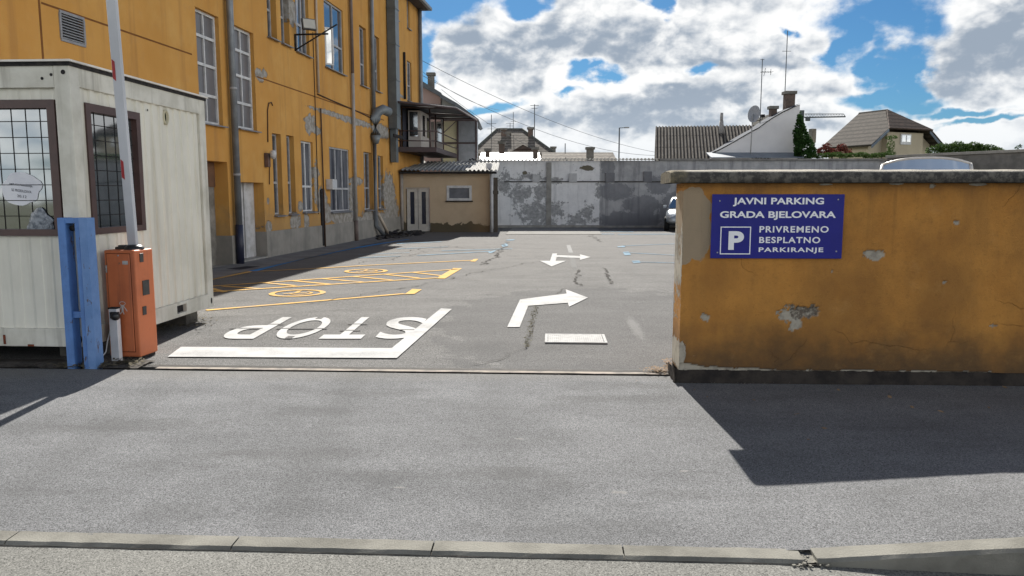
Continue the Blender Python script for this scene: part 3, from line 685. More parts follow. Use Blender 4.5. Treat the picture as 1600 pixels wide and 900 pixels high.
# right side: bottom rail with the fork pocket, top rail
pk0 = side.on(278, 490)[0]; pk1 = side.on(293, 490)[0]
for (a, b) in ((P_, pk0), (pk1, CD-P_)): rlm.box(-.12, -.004, a, b, CZ0+.002, CZ0+.17)
rlm.box(-.12, -.004, pk0, pk1, CZ0+.002, CZ0+.045); rlm.box(-.12, -.004, pk0, pk1, CZ0+.135, CZ0+.17)
rlm.box(-.12, -.004, P_, CD-P_, CZ1-.20, CZ1-.002)
rlm.build('rail', M_cont2, cont, bevel=.004)
pk = MB().box(-.14, -.05, pk0, pk1, CZ0+.045, CZ0+.135); pk.build('fork_pocket', M_dark, cont)
# walls: trapezoidal sheet on the side, shallow seams on the front
def corr(t, pitch, depth, flat=.5):
    f = (t/pitch) % 1
    if f < .08: return depth*f/.08
    if f < .5: return depth
    if f < .58: return depth*(1-(f-.5)/.08)
    return 0.
def sheet(mb, t0, t1, z0, z1, pitch, depth, put):
    ts = [t0]; k_ = math.floor(t0/pitch)
    while k_*pitch < t1:
        for fr_ in (0, .08, .5, .58):
            t = (k_+fr_)*pitch
            if t0 < t < t1: ts.append(t)
        k_ += 1
    ts.append(t1)
    for a, b in zip(ts[:-1], ts[1:]):
        da, db = corr(a+1e-6, pitch, depth), corr(b-1e-6, pitch, depth)
        mb.q([put(a, da, z0), put(b, db, z0), put(b, db, z1), put(a, da, z1)])
sw = MB(); ps = lambda t, d, z: (-.045+d, t, z)
zt_, zb_ = CZ1-.20, CZ0+.17
sheet(sw, P_, s0, zb_, zt_, .16, .018, ps); sheet(sw, s1, CD-P_, zb_, zt_, .16, .018, ps)
sheet(sw, s0, s1, zb_, sz0, .16, .018, ps); sheet(sw, s0, s1, sz1, zt_, .16, .018, ps)
pf = lambda t, d, z: (t, .05-d, z); zt2 = CZ1-.22
sheet(sw, -CL+P_, fwx0, zb_, zt2, .21, .008, pf); sheet(sw, fx1, -P_, zb_, zt2, .21, .008, pf)
sheet(sw, fwx0, fx1, zb_, fz0, .21, .008, pf); sheet(sw, fwx0, fx1, fz1, zt2, .21, .008, pf)
sw.q([(-CL+.05, P_, CZ0), (-CL+.05, CD-P_, CZ0), (-CL+.05, CD-P_, CZ1), (-CL+.05, P_, CZ1)])
sw.q([(-CL, CD-.05, CZ0), (0, CD-.05, CZ0), (0, CD-.05, CZ1), (-CL, CD-.05, CZ1)])
sw.build('wall', M_cont, cont)
rf = MB().box(-CL-.02, .035, -.035, CD+.03, CZ1+.004, CZ1+.022); rf.build('roof_sheet', mat('roof edge white', (.72, .68, .62), (.6, .56, .5), 5, .5), cont)
rf = MB().box(-CL-.0, .012, -.012, CD+.01, CZ1-.03, CZ1+.003); rf.build('roof_seal', M_dark, cont)
fl = MB().box(-CL+.1, -.1, .1, CD-.1, CZ0+.02, CZ0+.10); fl.build('floor', M_dark, cont)
M_room = mat('cabin interior', (.20, .19, .17), (.12, .115, .10), 3, .8)
inn = MB(); inn.q([(-CL+.2, 1.9, .3), (-.2, 1.9, .3), (-.2, 1.9, 2.5), (-CL+.2, 1.9, 2.5)]); inn.build('inner_wall', M_room, cont)
def glass(name, base, rough=.06, alpha=None):
    if name in MATS: return MATS[name]
    m = bpy.data.materials.new(name); m.use_nodes = True; t = m.node_tree; k = N(t); b = t.nodes['Principled BSDF']
    b.inputs['Base Color'].default_value = (*base, 1); b.inputs['Roughness'].default_value = rough; b.inputs['Specular IOR Level'].default_value = 1.0
    b.inputs['IOR'].default_value = 2.3
    co = k.add('ShaderNodeTexCoord').outputs['Object']
    bp = k.add('ShaderNodeBump'); bp.inputs['Strength'].default_value = .12; bp.inputs['Distance'].default_value = .02
    k.l.new(k.noise(co, 1.6, 2, .5), bp.inputs['Height']); k.l.new(bp.outputs[0], b.inputs['Normal'])
    MATS[name] = m; return m
G_dark = glass('dark glass', (.02, .024, .03)); G_blue = glass('sky glass', (.05, .06, .075), .03)
G_grey = mat('dusty grey pane', (.13, .125, .135), (.10, .098, .105), 1.5, .35, spec=.7)
G_curt = mat('curtained pane', (.14, .145, .16), (.02, .022, .035), 1.2, .55, spec=.25, stretch=(5, 5, .5))
G_cont = glass('cabin glass', (.035, .045, .05), .04)
def cabin_window(x0, x1, z0, z1, put, cols, rows, hang):
    """put(t, d, z): t along the wall, d outward, z up"""
    fw = .075
    def bx(mb, t0, t1, d0, d1, za, zb):
        p = [put(a, d, c_) for c_ in (za, zb) for (a, d) in ((t0, d0), (t1, d0), (t1, d1), (t0, d1))]
        i = len(mb.v); mb.v += p
        for f in ((0,3,2,1),(4,5,6,7),(0,1,5,4),(1,2,6,5),(2,3,7,6),(3,0,4,7)): mb.f.append(tuple(i+j for j in f)); mb.sm.append(False)
    f = MB(); bx(f, x0, x1, -.06, .02, z1-fw, z1); bx(f, x0, x1, -.06, .02, z0, z0+fw*.8); bx(f, x0, x0+fw, -.06, .02, z0+fw*.8, z1-fw); bx(f, x1-fw, x1, -.06, .02, z0+fw*.8, z1-fw)
    wo = f.build('window', M_brown, cont)
    p = MB(); bx(p, x0+fw*.7, x1-fw*.7, -.05, -.042, z0+fw*.5, z1-fw*.7); p.build('pane', G_cont, wo)
    g_ = MB(); a0, a1, b0, b1 = x0+fw*.6, x1-fw*.6, z0+fw*.5, z1-fw*.6
    for i in range(1, cols): t = a0+(a1-a0)*i/cols; g_.tube([put(t, -.0395, b0), put(t, -.0395, b1)], .004, 6)
    for i in range(1, rows): z = b0+(b1-b0)*i/rows; g_.tube([put(a0, -.0375, z), put(a1, -.0375, z)], .004, 6)
    g_.build('grille', M_dark, wo)
    return wo
pF = lambda t, d, z: (t, .03-d, z); pS = lambda t, d, z: (-.03+d, t, z)
w1_ = cabin_window(fwx0, fx1, fz0, fz1, pF, 10, 8, 0)
w2_ = cabin_window(s0, s1, sz0, sz1, pS, 5, 8, 0)
# blind box seen at the top of the panes, notice and clutter inside
bb = MB(); bb.box(fwx0+.08, fx1-.06, .055, .062, fz1-.14, fz1-.07); bb.box(-.068, -.074, s0+.06, s1-.06, sz1-.16, sz1-.07)
# paper notice and plastic bag inside the front window
nx, nz = CF.on(26, 297, .03)
nt = MB(); pts = []
for i in range(28):
    a = 2*PI*i/28; rr_ = 1+.16*mnoise.noise(Vector((math.cos(a)*1.6, math.sin(a)*1.6, 2)))+.09*abs(math.sin(3.5*a+1))+.05*math.sin(2*a)
    pts.append((nx+.02+math.cos(a)*.18*rr_, nz+.01+math.sin(a)*.14*rr_))
nt.prism(pts, .068, .070, 'y')
notice = thing('paper_notice', 'white cloud shaped paper notice with typed lines in the front cabin window', 'notice', (CF.ox, CF.oy, 0), CF.th)
nt.v = [(v[0], v[1]-.002, v[2]) for v in nt.v]
nt.build('sheet', mat('paper', (.72, .72, .74), (.62, .62, .66), 4, .8), notice)
M_ink = mat('ink', (.06, .06, .07))
for (txt, dz, w_) in (('NAPLATA PARKIRANJA', .045, .22), ('SE PRODUZAVA', -.005, .19), ('20.12', -.055, .09)):
    V, F = text_pts(txt, nx+.02-w_/2, nx+.02+w_/2, nz+dz-.012, nz+dz+.012, .01)
    m_ = MB(); add_flat(m_, V, F, lambda x, z: (x, .065, z-(x-nx)*.12)); m_.build('print', M_ink, notice)
pb = MB()
def bag(u, v):
    a = 2*PI*u; x, z = CF.on(60, 345, .03)
    h = (1-v); rad = (.02+.09*math.sin(min(1, v*1.3)*PI*.5))*(1+.16*math.sin(a*5+v*3)+.45*mnoise.noise(Vector((math.cos(a)*2.5, math.sin(a)*2.5, v*5))))
    return (x+math.cos(a)*rad, .060-.012*math.sin(a), z+.12-.22*v+.01*mnoise.noise(Vector((a, v*6, 1))))
pb.grid(bag, 48, 14)
tag(pb.build('plastic_bag', mat('thin plastic', (.24, .26, .29), (.05, .065, .09), 30, .25)), 'crumpled clear plastic bag hanging at the bottom of the front cabin window', 'plastic bag')
bpy.data.objects['plastic_bag'].location = (CF.ox, CF.oy, 0); bpy.data.objects['plastic_bag'].rotation_euler = (0, 0, CF.th)
# vent on the side, bolt holes, castings
vs_, vz_ = side.on(262, 183)
V_ = MB(); V_.lathe([(.075, -.02), (.082, .012), (.068, .022), (.055, .012), (.052, -.01), (.0001, -.012)], (-.03, vs_, vz_), 'x', 20, Matrix.Diagonal((1, .72, 1.05, 1)).to_3x3())
V_.build('vent', mat('aged vent plastic', (.50, .46, .33), (.36, .33, .22), 8, .6), cont)
V2 = MB(); V2.lathe([(.0001, .0), (.05, -.0015)], (-.028, vs_, vz_), 'x', 16, Matrix.Diagonal((1, .5, 1, 1)).to_3x3()); V2.build('vent_opening', mat('vent green black', (.02, .025, .012), None, 8), cont)
for (px, py, r_) in ((98.5, 112.5, .021), (79.5, 116.5, .014), (65.5, 122.5, .014)):
    x, z = CF.on(px, py, .0); bh = MB(); bh.lathe([(.0001, -.002 if x > -.16 else .0015), (r_, -.0025 if x > -.16 else .001)], (x, .0, z), 'y', 14); bh.build('bolt_hole', M_dark, cont)
a_, z_ = side.on(233.5, 172); bh = MB(); bh.lathe([(.0001, .001), (.012, .001)], (-.022, a_, z_), 'x', 10); bh.build('bolt_hole', M_dark, cont)
ch_ = MB(); ch_.lathe([(.0001, -.003), (.03, -.003)], (-.075, 0, CZ0+.075), 'y', 16, Matrix.Diagonal((.9, 1, 1.5)).to_3x3()); ch_.build('casting_hole', M_dark, cont)
ch_ = MB(); ch_.lathe([(.0001, .003), (.024, .003)], (0, CD-.075, CZ0+.08), 'x', 16, Matrix.Diagonal((1, .8, 1.6)).to_3x3()); ch_.build('casting_hole', M_dark, cont)
rs = MB(); a_, z_ = CF.on(7, 533, 0); rs.box(a_-.012, a_+.012, .0015, .003, CZ0+.02, CZ0+.11); rs.build('rust_patch', mat('rust', (.20, .05, .025), (.09, .04, .025), 20, .9), cont); rs = MB(); a_, z_ = CF.on(48, 540, 0); rs.box(a_-.03, a_+.03, .0015, .003, CZ0+.002, CZ0+.022)
rs.build('rust_patch', mat('rust', (.20, .05, .025), (.09, .04, .025), 20, .9), cont)
for (x, y) in ((-.35, .55), (-.35, CD-.3), (-3, .6), (-3, CD-.3), (-5.7, .6), (-5.7, CD-.3)):
    b_ = MB(); b_.box(-.2, .2, -.15, .15, 0, CZ0)
    o = b_.build('support_block', mat('shade dark block', (.12, .115, .10), (.07, .065, .06), 6, .95), cont, bevel=.008); o.location = (x, y, 0)  # block colour darkened to paint the shade under the container

# ------------------------------------------------------------------ blue steel gate post
bx0, _ = gp(103, 574.5); bf = thing('gate_post', 'chipped light blue steel twin gate post with a crossbar, beside the container corner', 'gate post', (-4.095, 6.93, 0), SA)
M_bl = mat('chipped blue paint', (.085, .20, .47), (.06, .145, .35), 5, .6, bump=.3, bscale=60, fn=lambda k, co, col: k.mix(k.ss(k.noise(k.scalevec(co, (3, 3, 1)), 6, 7, .72), .60, .64), col, (.07, .045, .035)))
p1 = MB(); p1.box(0, .075, 0, .12, -.02, 1.385); p1.build('post', M_bl, bf, bevel=.006)
p2 = MB(); p2.box(.16, .205, .0, .12, -.02, 1.385); p2.build('post', M_bl, bf, bevel=.006)
p3 = MB(); p3.box(.208, .285, -.012, .11, -.02, 1.385); p3.build('channel', mat('chipped pale blue', (.13, .24, .47), (.09, .19, .40), 5, .6, bump=.3, fn=lambda k, co, col: k.mix(k.ss(k.noise(k.scalevec(co, (3, 3, 1)), 6, 7, .72), .585, .62), col, (.07, .045, .035))), bf, bevel=.004)
p4 = MB(); p4.box(.075, .16, .003, .115, 1.335, 1.382); p4.build('top_plate', M_bl, bf, bevel=.003)
p5 = MB(); p5.box(.075, .16, .02, .06, .47, .53); p5.build('crossbar', M_bl, bf, bevel=.004)
p6 = MB(); p6.lathe([(.0001, 0), (.025, .0), (.025, .12), (.0001, .12)], (.11, .04, 1.29), 'y', 12); p6.build('latch', M_dark, bf)

# ------------------------------------------------------------------ barrier housing with boom
bar = thing('barrier_gate', 'orange metal barrier housing with its white boom raised, beside the cabin', 'barrier', (-3.90, 7.32, .03), math.radians(-6))
M_or = mat('orange powder coat', (.56, .155, .055), (.48, .13, .047), 4, .5, bump=.1, bscale=30, streak=((.20, .07, .04), 12., .5), fn=lambda k, co, col: k.mix(k.m('MULTIPLY', k.ss(k.m('ADD', k.add('ShaderNodeSeparateXYZ').outputs[2], 0.), 1, 2), 0.), col, col) if False else k.mix(k.ss(k.noise(k.scalevec(co, (1, 1, .6)), 16, 6, .7), .64, .70), col, (.16, .09, .06)))
hb = MB(); hb.box(0, .315, 0, .30, 0, 1.035); hb.build('housing', M_or, bar, bevel=.014)
dr = MB(); dr.box(.03, .262, -.008, .004, .055, 1.0); dr.build('door', M_or, bar, bevel=.004)
dl = MB()
for b_ in ((.024, .030, .049, 1.006), (.262, .268, .049, 1.006), (.03, .262, .049, .055), (.03, .262, 1.0, 1.006)): dl.box(b_[0], b_[1], -.0015, .002, b_[2], b_[3])
dl.build('door_gap', mat('door gap', (.10, .03, .015), None, 5), bar)
lk = MB(); lk.lathe([(.0001, -.013), (.008, -.012), (.009, -.006)], (.15, 0, .985), 'y', 10); lk.build('lock', MATS['galvanised'], bar)
ft = MB(); ft.box(.02, .295, .02, .28, -.035, .001); ft.build('base', M_dark, bar)
for (z0, z1, y0, y1) in ((.915, 1.0, .07, .13), (.59, .735, .09, .20), (.40, .485, .07, .13)):
    h_ = MB(); h_.box(.316, .323, y0, y1, z0, z1); h_.build('side_plate', mat('dark plate', (.03, .028, .026), (.05, .045, .04), 9, .5), bar, bevel=.003)
tp = MB(); tp.lathe([(.09, 0), (.088, .02), (.06, .042), (.0001, .05)], (.22, .15, 1.035), 'z', 20); tp.build('top_dome', mat('black plastic', (.015, .015, .016), None, 5, .4), bar)
tj = MB(); tj.box(.05, .16, .1, .2, 1.036, 1.06); tj.box(.07, .13, .12, .19, 1.055, 1.075); tj.build('top_bracket', MATS['dark plate'], bar, bevel=.006)
bo = MB(); bo.box(.165, .253, .13, .175, 1.03, 5.2)
boom = bo.build('boom', mat('boom white', (.52, .53, .56), (.44, .45, .48), 2, .5), bar, bevel=.006)
for z0 in (1.72, 2.62, 3.52, 4.4):
    r_ = MB(); r_.prism([(.170, z0+.02), (.198, z0), (.198, z0+.17), (.172, z0+.19)], .1275, .1298, 'y'); r_.build('red_reflector', mat('red reflector', (.34, .03, .035), (.28, .025, .03), 5, .4), boom)
# the raised boom leans a little over the street and the entrance
Lm = Matrix.Translation((.21, .15, 1.05)) @ Matrix.Rotation(math.radians(11.5), 4, 'X') @ Matrix.Rotation(math.radians(5.6), 4, 'Y') @ Matrix.Translation((-.21, -.15, -1.05))
for o_ in [boom]+[c for c in boom.children]:
    o_.data.transform(Lm)
# door hinges and a small label plate
for z_h in (.2, .82):
    h_ = MB(); h_.tube([(.022, -.008, z_h), (.022, -.008, z_h+.07)], .007, 8); h_.build('hinge', MATS['galvanised'], bar)
h_ = MB(); h_.box(.19, .245, -.0105, -.0085, .90, .935); h_.build('label_plate', mat('worn label', (.45, .44, .42), (.30, .29, .27), 30, .6), bar)
# sticker: plain line figure
sk = MB(); cx, cz = .165, .47
for i in range(20):
    a, b = 2*PI*i/20, 2*PI*(i+1)/20
    sk.q([(cx+.032*math.cos(a), -.0095, cz+.055+.02*math.sin(a)), (cx+.032*math.cos(b), -.0095, cz+.055+.02*math.sin(b)), (cx+.026*math.cos(b), -.0095, cz+.055+.015*math.sin(b)), (cx+.026*math.cos(a), -.0095, cz+.055+.015*math.sin(a))])
for (a, b, w_) in (((-.018, .03), (.018, .03), .012), ((0, .035), (-.004, -.03), .02), ((-.012, .028), (-.04, -.02), .008), ((.012, .028), (.045, -.02), .008), ((-.004, -.02), (-.03, -.05), .009), ((.002, -.02), (.01, -.05), .009)):
    a, b = Vector(a), Vector(b); d = (b-a).normalized(); n_ = Vector((-d.y, d.x))*w_/2
    sk.q([(cx+p.x, -.0097, cz+p.y) for p in (a-n_, b-n_, b+n_, a+n_)])
sk.build('sticker', mat('sticker white', (.65, .62, .60), None, 5, .5), bar)
# white sensor post
sp_x, sp_y = gp(180, 563, .02)
ps_ = thing('sensor_post', 'short white square post with a black intercom, in front of the orange housing', 'post', (sp_x-.035, sp_y, 0), SA)
m_ = MB(); m_.box(0, .078, 0, .06, -.02, .515); m_.build('post', mat('white post', (.62, .62, .64), (.52, .52, .55), 6, .5), ps_, bevel=.004)
m_ = MB(); m_.box(-.003, .081, -.003, .063, .516, .528); m_.build('cap', M_dark, ps_)
m_ = MB(); m_.lathe([(.0001, -.055), (.03, -.05), (.042, -.02), (.04, .0), (.0001, .0)], (.075, 0, .45), 'y', 12); m_.box(.03, .11, -.03, -.004, .43, .49); m_.build('intercom', MATS['black plastic'], ps_)
cab = MB(); cab.tube([(-.02, .05, .30), (-.045, .03, .2), (-.06, .02, .10), (-.10, .0, .04), (-.16, -.01, .03)], .006, 6); cab.build('cable', MATS['white post'], ps_)

# ------------------------------------------------------------------ the yellow building
TH_B = math.atan2(1, .1117)
d0 = 10.2; BF = Fr(-8.275+.1117*d0, d0, TH_B)
def b_(px, py, yl=0): return BF.on(px, py, yl)
BL = BF.loc(-8.275+.1117*36.0, 36.0)[0]; BH = 9.85
bld = thing('yellow_building', 'long ochre rendered building with peeling plaster and a grey plinth, left of the lot', 'building', (BF.ox, BF.oy, 0), BF.th)
def bp_(px, py, rx, rz):
    a, z = b_(px, py); a2, _ = b_(px+rx, py); return (a, z, 1.35*max(.03, abs(a2-a)), 1.3*abs(b_(px, py-rz)[1]-z))
patches = [bp_(405, 117, 5, 8), bp_(413, 114, 4, 5), bp_(484, 194, 6, 12), bp_(496, 204, 5, 5), bp_(456, 18, 5, 18), bp_(519, 178, 22, 3), bp_(555, 190, 22, 4), bp_(596, 205, 10, 8),
           bp_(494, 290, 2.5, 26), bp_(493, 270, 4, 8), bp_(503, 315, 6, 16), bp_(512, 332, 5, 10), bp_(462, 345, 6, 10), bp_(479, 345, 3, 12), bp_(530, 338, 16, 7), bp_(552, 325, 5, 20), bp_(556, 283, 8, 5), bp_(549, 300, 4, 10),
           bp_(577, 338, 8, 8), bp_(608, 305, 7, 26), bp_(612, 335, 8, 20), bp_(598, 345, 12, 10), bp_(420, 355, 4, 7), bp_(419, 314, 1.5, 4), bp_(470, 322, 3, 6), bp_(540, 344, 14, 6), bp_(565, 345, 20, 5), bp_(627, 150, 3, 2)]
def bfn(k, co, col):
    big = k.noise(k.scalevec(co, (1, 1, .5)), .5, 6, .6)
    col = k.mix(k.m('MULTIPLY', k.ss(big, .38, .66), .55), col, (.50, .235, .055))
    st_ = k.noise(k.scalevec(co, (3.4, 3.4, .16)), 1., 6, .65); col = k.mix(k.m('MULTIPLY', k.ss(st_, .50, .68), .5), col, (.36, .18, .06))
    sm = k.noise(co, 5., 6, .65); col = k.mix(k.m('MULTIPLY', k.ss(sm, .52, .72), .22), col, (.40, .24, .12))
    p = k.blobs(co, patches, k.noise(co, 3.6, 8, .72), 2.6)
    pc = k.mix(k.ss(k.noise(co, 6, 5, .6), .4, .6), (.36, .34, .31), (.24, .215, .185))
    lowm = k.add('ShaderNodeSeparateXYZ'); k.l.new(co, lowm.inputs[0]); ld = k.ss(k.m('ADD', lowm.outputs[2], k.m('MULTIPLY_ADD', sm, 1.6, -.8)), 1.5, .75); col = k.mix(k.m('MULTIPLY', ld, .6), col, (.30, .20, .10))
    fd = k.noise(k.scalevec(co, (1, 1, .7)), 1.6, 6, .62); col = k.mix(k.m('MULTIPLY', k.ss(fd, .48, .7), .35), col, (.62, .38, .13))
    return (k.mix(p, col, pc), None, k.m('MULTIPLY', p, -1.), .03)
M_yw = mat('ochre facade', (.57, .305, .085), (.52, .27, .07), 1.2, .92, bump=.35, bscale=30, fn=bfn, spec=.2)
M_plinth = mat('plinth render', (.30, .28, .25), (.22, .21, .19), 1.6, .92, bump=.4, bscale=30, streak=((.13, .12, .11), 3., .7))
openings = []
def rect(l, r, t, b):
    xl = b_(*l)[0]; xr = b_(*r)[0]; zt = b_(*t)[1]; zb = b_(*b)[1]
    return (xl, xr, zb, zt)
M_wf = mat('white window paint', (.60, .60, .60), (.46, .46, .46), 6, .6); M_gf = mat('grey window paint', (.42, .42, .43), (.28, .28, .29), 6, .7)
ztop_up = b_(507, -3)[1]
wins = [ # l, r, t, b, cols, row fractions, glass, frame, recess
 ('W1', (304.4, 9.8), (341, 24), (304.4, 9.8), (345, 196), 2, (.22, .47, .74), 'grey', M_wf, .14),
 ('W2', (365, 38), (395.5, 50), (365, 38), (403, 205), 2, (.22, .47, .74), 'grey', M_wf, .14),
 ('W3', (418, 40), (433, 60), (507, -3), (420, 57), 2, (.62,), 'dark', M_gf, .2), ('W4', (439, 40), (453, 70), (507, -3), (441, 67), 2, (.62,), 'dark', M_gf, .2),
 ('W5', (462, 40), (483, 60), (507, -3), (467, 81), 3, (.60,), 'blue', M_gf, .14), ('W6', (507, 50), (537, 80), (507, -3), (511.5, 105), 2, (.60,), 'blue', M_gf, .1),
 ('W7', (562, 80), (573, 100), (561, 38), (565, 133), 2, (.62,), 'blue', M_gf, .16), ('W8', (583, 100), (593, 100), (584, 54), (589, 142), 2, (.62,), 'dark', M_gf, .16),
 ('W9', (617.5, 110), (622.5, 110), (618, 78), (621, 156), 1, (), 'dark', M_gf, .12), ('W10', (636, 120), (643, 120), (636, 94), (640, 158), 2, (.6,), 'dark', M_gf, .12),
 ('T1', (616, 18), (620.5, 18), (616, -20), (616, 28), 1, (), 'dark', M_gf, .12), ('T2', (636, 35), (640, 35), (636, -10), (637, 44), 1, (), 'dark', M_gf, .12),
 ('G1', (426.3, 250), (440, 250), (427, 208), (432.5, 336), 2, (.60,), 'dark', M_gf, .18), ('G2', (448.3, 240), (459.7, 240), (448.5, 211), (455, 334), 2, (.60,), 'dark', M_gf, .18),
 ('G3', (470.5, 240), (489, 240), (470.5, 219.5), (476, 331), 2, (.64,), 'curt', M_wf, .12), ('G4', (515, 260), (545.5, 260), (515, 229), (520, 331), 3, (.64,), 'curt', M_gf, .08),
 ('G5', (568.6, 270), (581, 270), (569, 237), (573, 328), 2, (.62,), 'dark', M_gf, .16), ('G6', (590.5, 270), (598.8, 270), (591, 243), (594, 326), 2, (.62,), 'dark', M_gf, .16)]
GL = {'grey': G_grey, 'dark': G_dark, 'blue': G_blue, 'curt': G_curt}
rects = []
for w in wins:
    rects.append(rect(w[1], w[2], w[3], w[4]))
D1 = (b_(357, 300)[0]-1.7, b_(357, 300)[0], .0, b_(345, 252.5)[1]); D2 = (b_(370.5, 300)[0], b_(413, 320)[0], .0, b_(395, 285)[1])
LV = rect((94.5, 30), (129, 40), (94.5, 20), (97, 60))
holes = rects+[D1, D2, LV]
PZ = .66
for n_, rc in zip([w[0] for w in wins]+['D1', 'D2', 'LV'], holes): print(n_, [round(v, 2) for v in rc])
def wall_holes(mb, x0, x1, z0, z1, holes, y=0, dep=.2, ymap=None):
    xs = sorted({x0, x1, *[h[0] for h in holes], *[h[1] for h in holes]}); xs = [x for x in xs if x0 <= x <= x1]
    zs = sorted({z0, z1, *[h[2] for h in holes], *[h[3] for h in holes]}); zs = [z for z in zs if z0 <= z <= z1]
    for a, b in zip(xs[:-1], xs[1:]):
        for c_, d_ in zip(zs[:-1], zs[1:]):
            mx, mz = (a+b)/2, (c_+d_)/2
            if any(h[0] < mx < h[1] and h[2] < mz < h[3] for h in holes): continue
            mb.q([(a, y, c_), (b, y, c_), (b, y, d_), (a, y, d_)])
    for h in holes:
        zb, zt = max(h[2], z0), min(h[3], z1)
        if zt <= zb: continue
        dd = h[4] if len(h) > 4 else dep
        mb.q([(h[0], y, zb), (h[0], dd, zb), (h[0], dd, zt), (h[0], y, zt)]); mb.q([(h[1], y, zb), (h[1], y, zt), (h[1], dd, zt), (h[1], dd, zb)])
        if h[3] <= z1: mb.q([(h[0], y, zt), (h[0], dd, zt), (h[1], dd, zt), (h[1], y, zt)])
        if h[2] > z0: mb.q([(h[0], y, zb), (h[1], y, zb), (h[1], dd, zb), (h[0], dd, zb)])
fw_ = MB()
hh = [(*r_, w[9]) for r_, w in zip(rects, wins)]+[(*D1, .34), (*D2, .34), (*LV, .1)]
wall_holes(fw_, 0, BL, PZ, BH, hh)
gw_ = MB(); gw_.q([(BL, .001, 0), (BL, 12, 0), (BL, 12, BH), (BL, .001, BH)]); gw_.build('gable_wall', mat('grey end render', (.24, .24, .23), (.18, .18, .175), 1, .9), bld, keep=True)
fw_.q([(0, 0, 0), (0, 0, BH), (0, 12, BH), (0, 12, 0)]); fw_.q([(0, 12, 0), (0, 12, BH), (BL, 12, BH), (BL, 12, 0)])
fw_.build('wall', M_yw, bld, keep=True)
pw = MB(); wall_holes(pw, 0, BL, -.05, PZ, [(*D1, .34), (*D2, .34)], y=-.035)
pw.q([(0, -.035, PZ), (D1[0], -.035, PZ), (D1[0], .0, PZ), (0, 0, PZ)]); pw.q([(D1[1], -.035, PZ), (D2[0], -.035, PZ), (D2[0], 0, PZ), (D1[1], 0, PZ)]); pw.q([(D2[1], -.035, PZ), (BL, -.035, PZ), (BL, 0, PZ), (D2[1], 0, PZ)])
pw.build('plinth', M_plinth, bld, keep=True)
for rc, w in zip(rects, wins):
    x0, x1, z0, z1 = rc; dep = w[9]; cols, rows = w[5], w[6]; f_ = MB(); t = .055 if w[0] in ('W1', 'W2') else .05; y0, y1 = dep-.05, dep+.02
    f_.box(x0, x1, y0, y1, z1-t, z1); f_.box(x0, x1, y0, y1, z0, z0+t); f_.box(x0, x0+t, y0, y1, z0+t, z1-t); f_.box(x1-t, x1, y0, y1, z0+t, z1-t)
    zz = [z0+t]+[z1-(z1-z0)*q_ for q_ in reversed(rows)]+[z1-t]
    for q_ in zz[1:-1]: f_.box(x0+t, x1-t, y0+.004, y1, q_-.03, q_+.03)
    m_ = .02 if w[0] in ('W1', 'W2') else .032
    for c_ in range(1, cols):
        xc = x0+(x1-x0)*c_/cols
        for za, zb in zip(zz[:-1], zz[1:]): f_.box(xc-m_, xc+m_, y0+.006, y1, za+.031 if za > z0+t else za, zb-.031 if zb < z1-t else zb)
    wo = f_.build('window', w[8], bld)
    p_ = MB(); p_.q([(x0+.02, dep-.01, z0+.02), (x1-.02, dep-.01, z0+.02), (x1-.02, dep-.01, z1-.02), (x0+.02, dep-.01, z1-.02)]); p_.build('pane', GL[w[7]], wo)
    s_ = MB(); s_.prism([(-.10, z0-.045), (dep-.05, z0-.02), (dep-.05, z0+.012), (-.10, z0-.018)], x0-.05, x1+.05, 'x')
    s_.build('sill', mat('sill metal', (.22, .22, .23), (.15, .15, .16), 6, .5, metal=.2), wo)
# open casement on the tall window in the middle of the upper floor
x0, x1, z0, z1 = rects[5]
oc = MB(); L_ = .30
for (a, b, c_, d_) in ((0, L_, 0, .05), (0, L_, 1.05, 1.10), (0, .05, .05, 1.05), (L_-.05, L_, .05, 1.05)): oc.box(a, b, -.02, .02, c_, d_)
o = oc.build('casement', M_wf, bld); o.location = (x0+.04, .02, z0+.06); o.rotation_euler = (0, 0, math.radians(-38))
og = MB(); og.q([(.03, 0, .03), (L_-.03, 0, .03), (L_-.03, 0, 1.07), (.03, 0, 1.07)]); og.build('pane', G_blue, o)
# doors
M_rough = mat('old plaster', (.30, .285, .26), (.15, .14, .125), 2.5, .95, bump=.6, bscale=20)
m_ = MB(); m_.q([(D1[0], .335, 0), (D1[1], .335, 0), (D1[1], .335, D1[3]), (D1[0], .335, D1[3])]); m_.build('recess_back', M_rough, bld)
m_ = MB(); m_.box(D1[0], D1[1]-.002, .30, .33, 1.75, D1[3]-.003); m_.build('recess_board', mat('brown board', (.17, .095, .06), (.13, .075, .05), 2, .8), bld)
dd_ = MB(); xm = D2[0]+(D2[1]-D2[0])*.62
dd_.box(D2[0]+.002, xm-.02, .28, .33, .05, D2[3]-.003); dd_.box(xm, D2[1]-.002, .26, .33, .05, D2[3]-.003)
for i in range(18): z = .15+i*(D2[3]-.2)/18; dd_.box(D2[0]+.05, xm-.08, .268, .2795, z, z+.012)
dd_.build('door', mat('flaking white door', (.56, .56, .57), (.40, .395, .39), 5, .7, bump=.4, streak=((.2, .18, .16), 8., .5)), bld)
dd_ = MB(); dd_.box(D2[0]+.002, D2[1]-.002, -.04, .33, -.02, .048); dd_.build('doorstep', M_conc, bld)
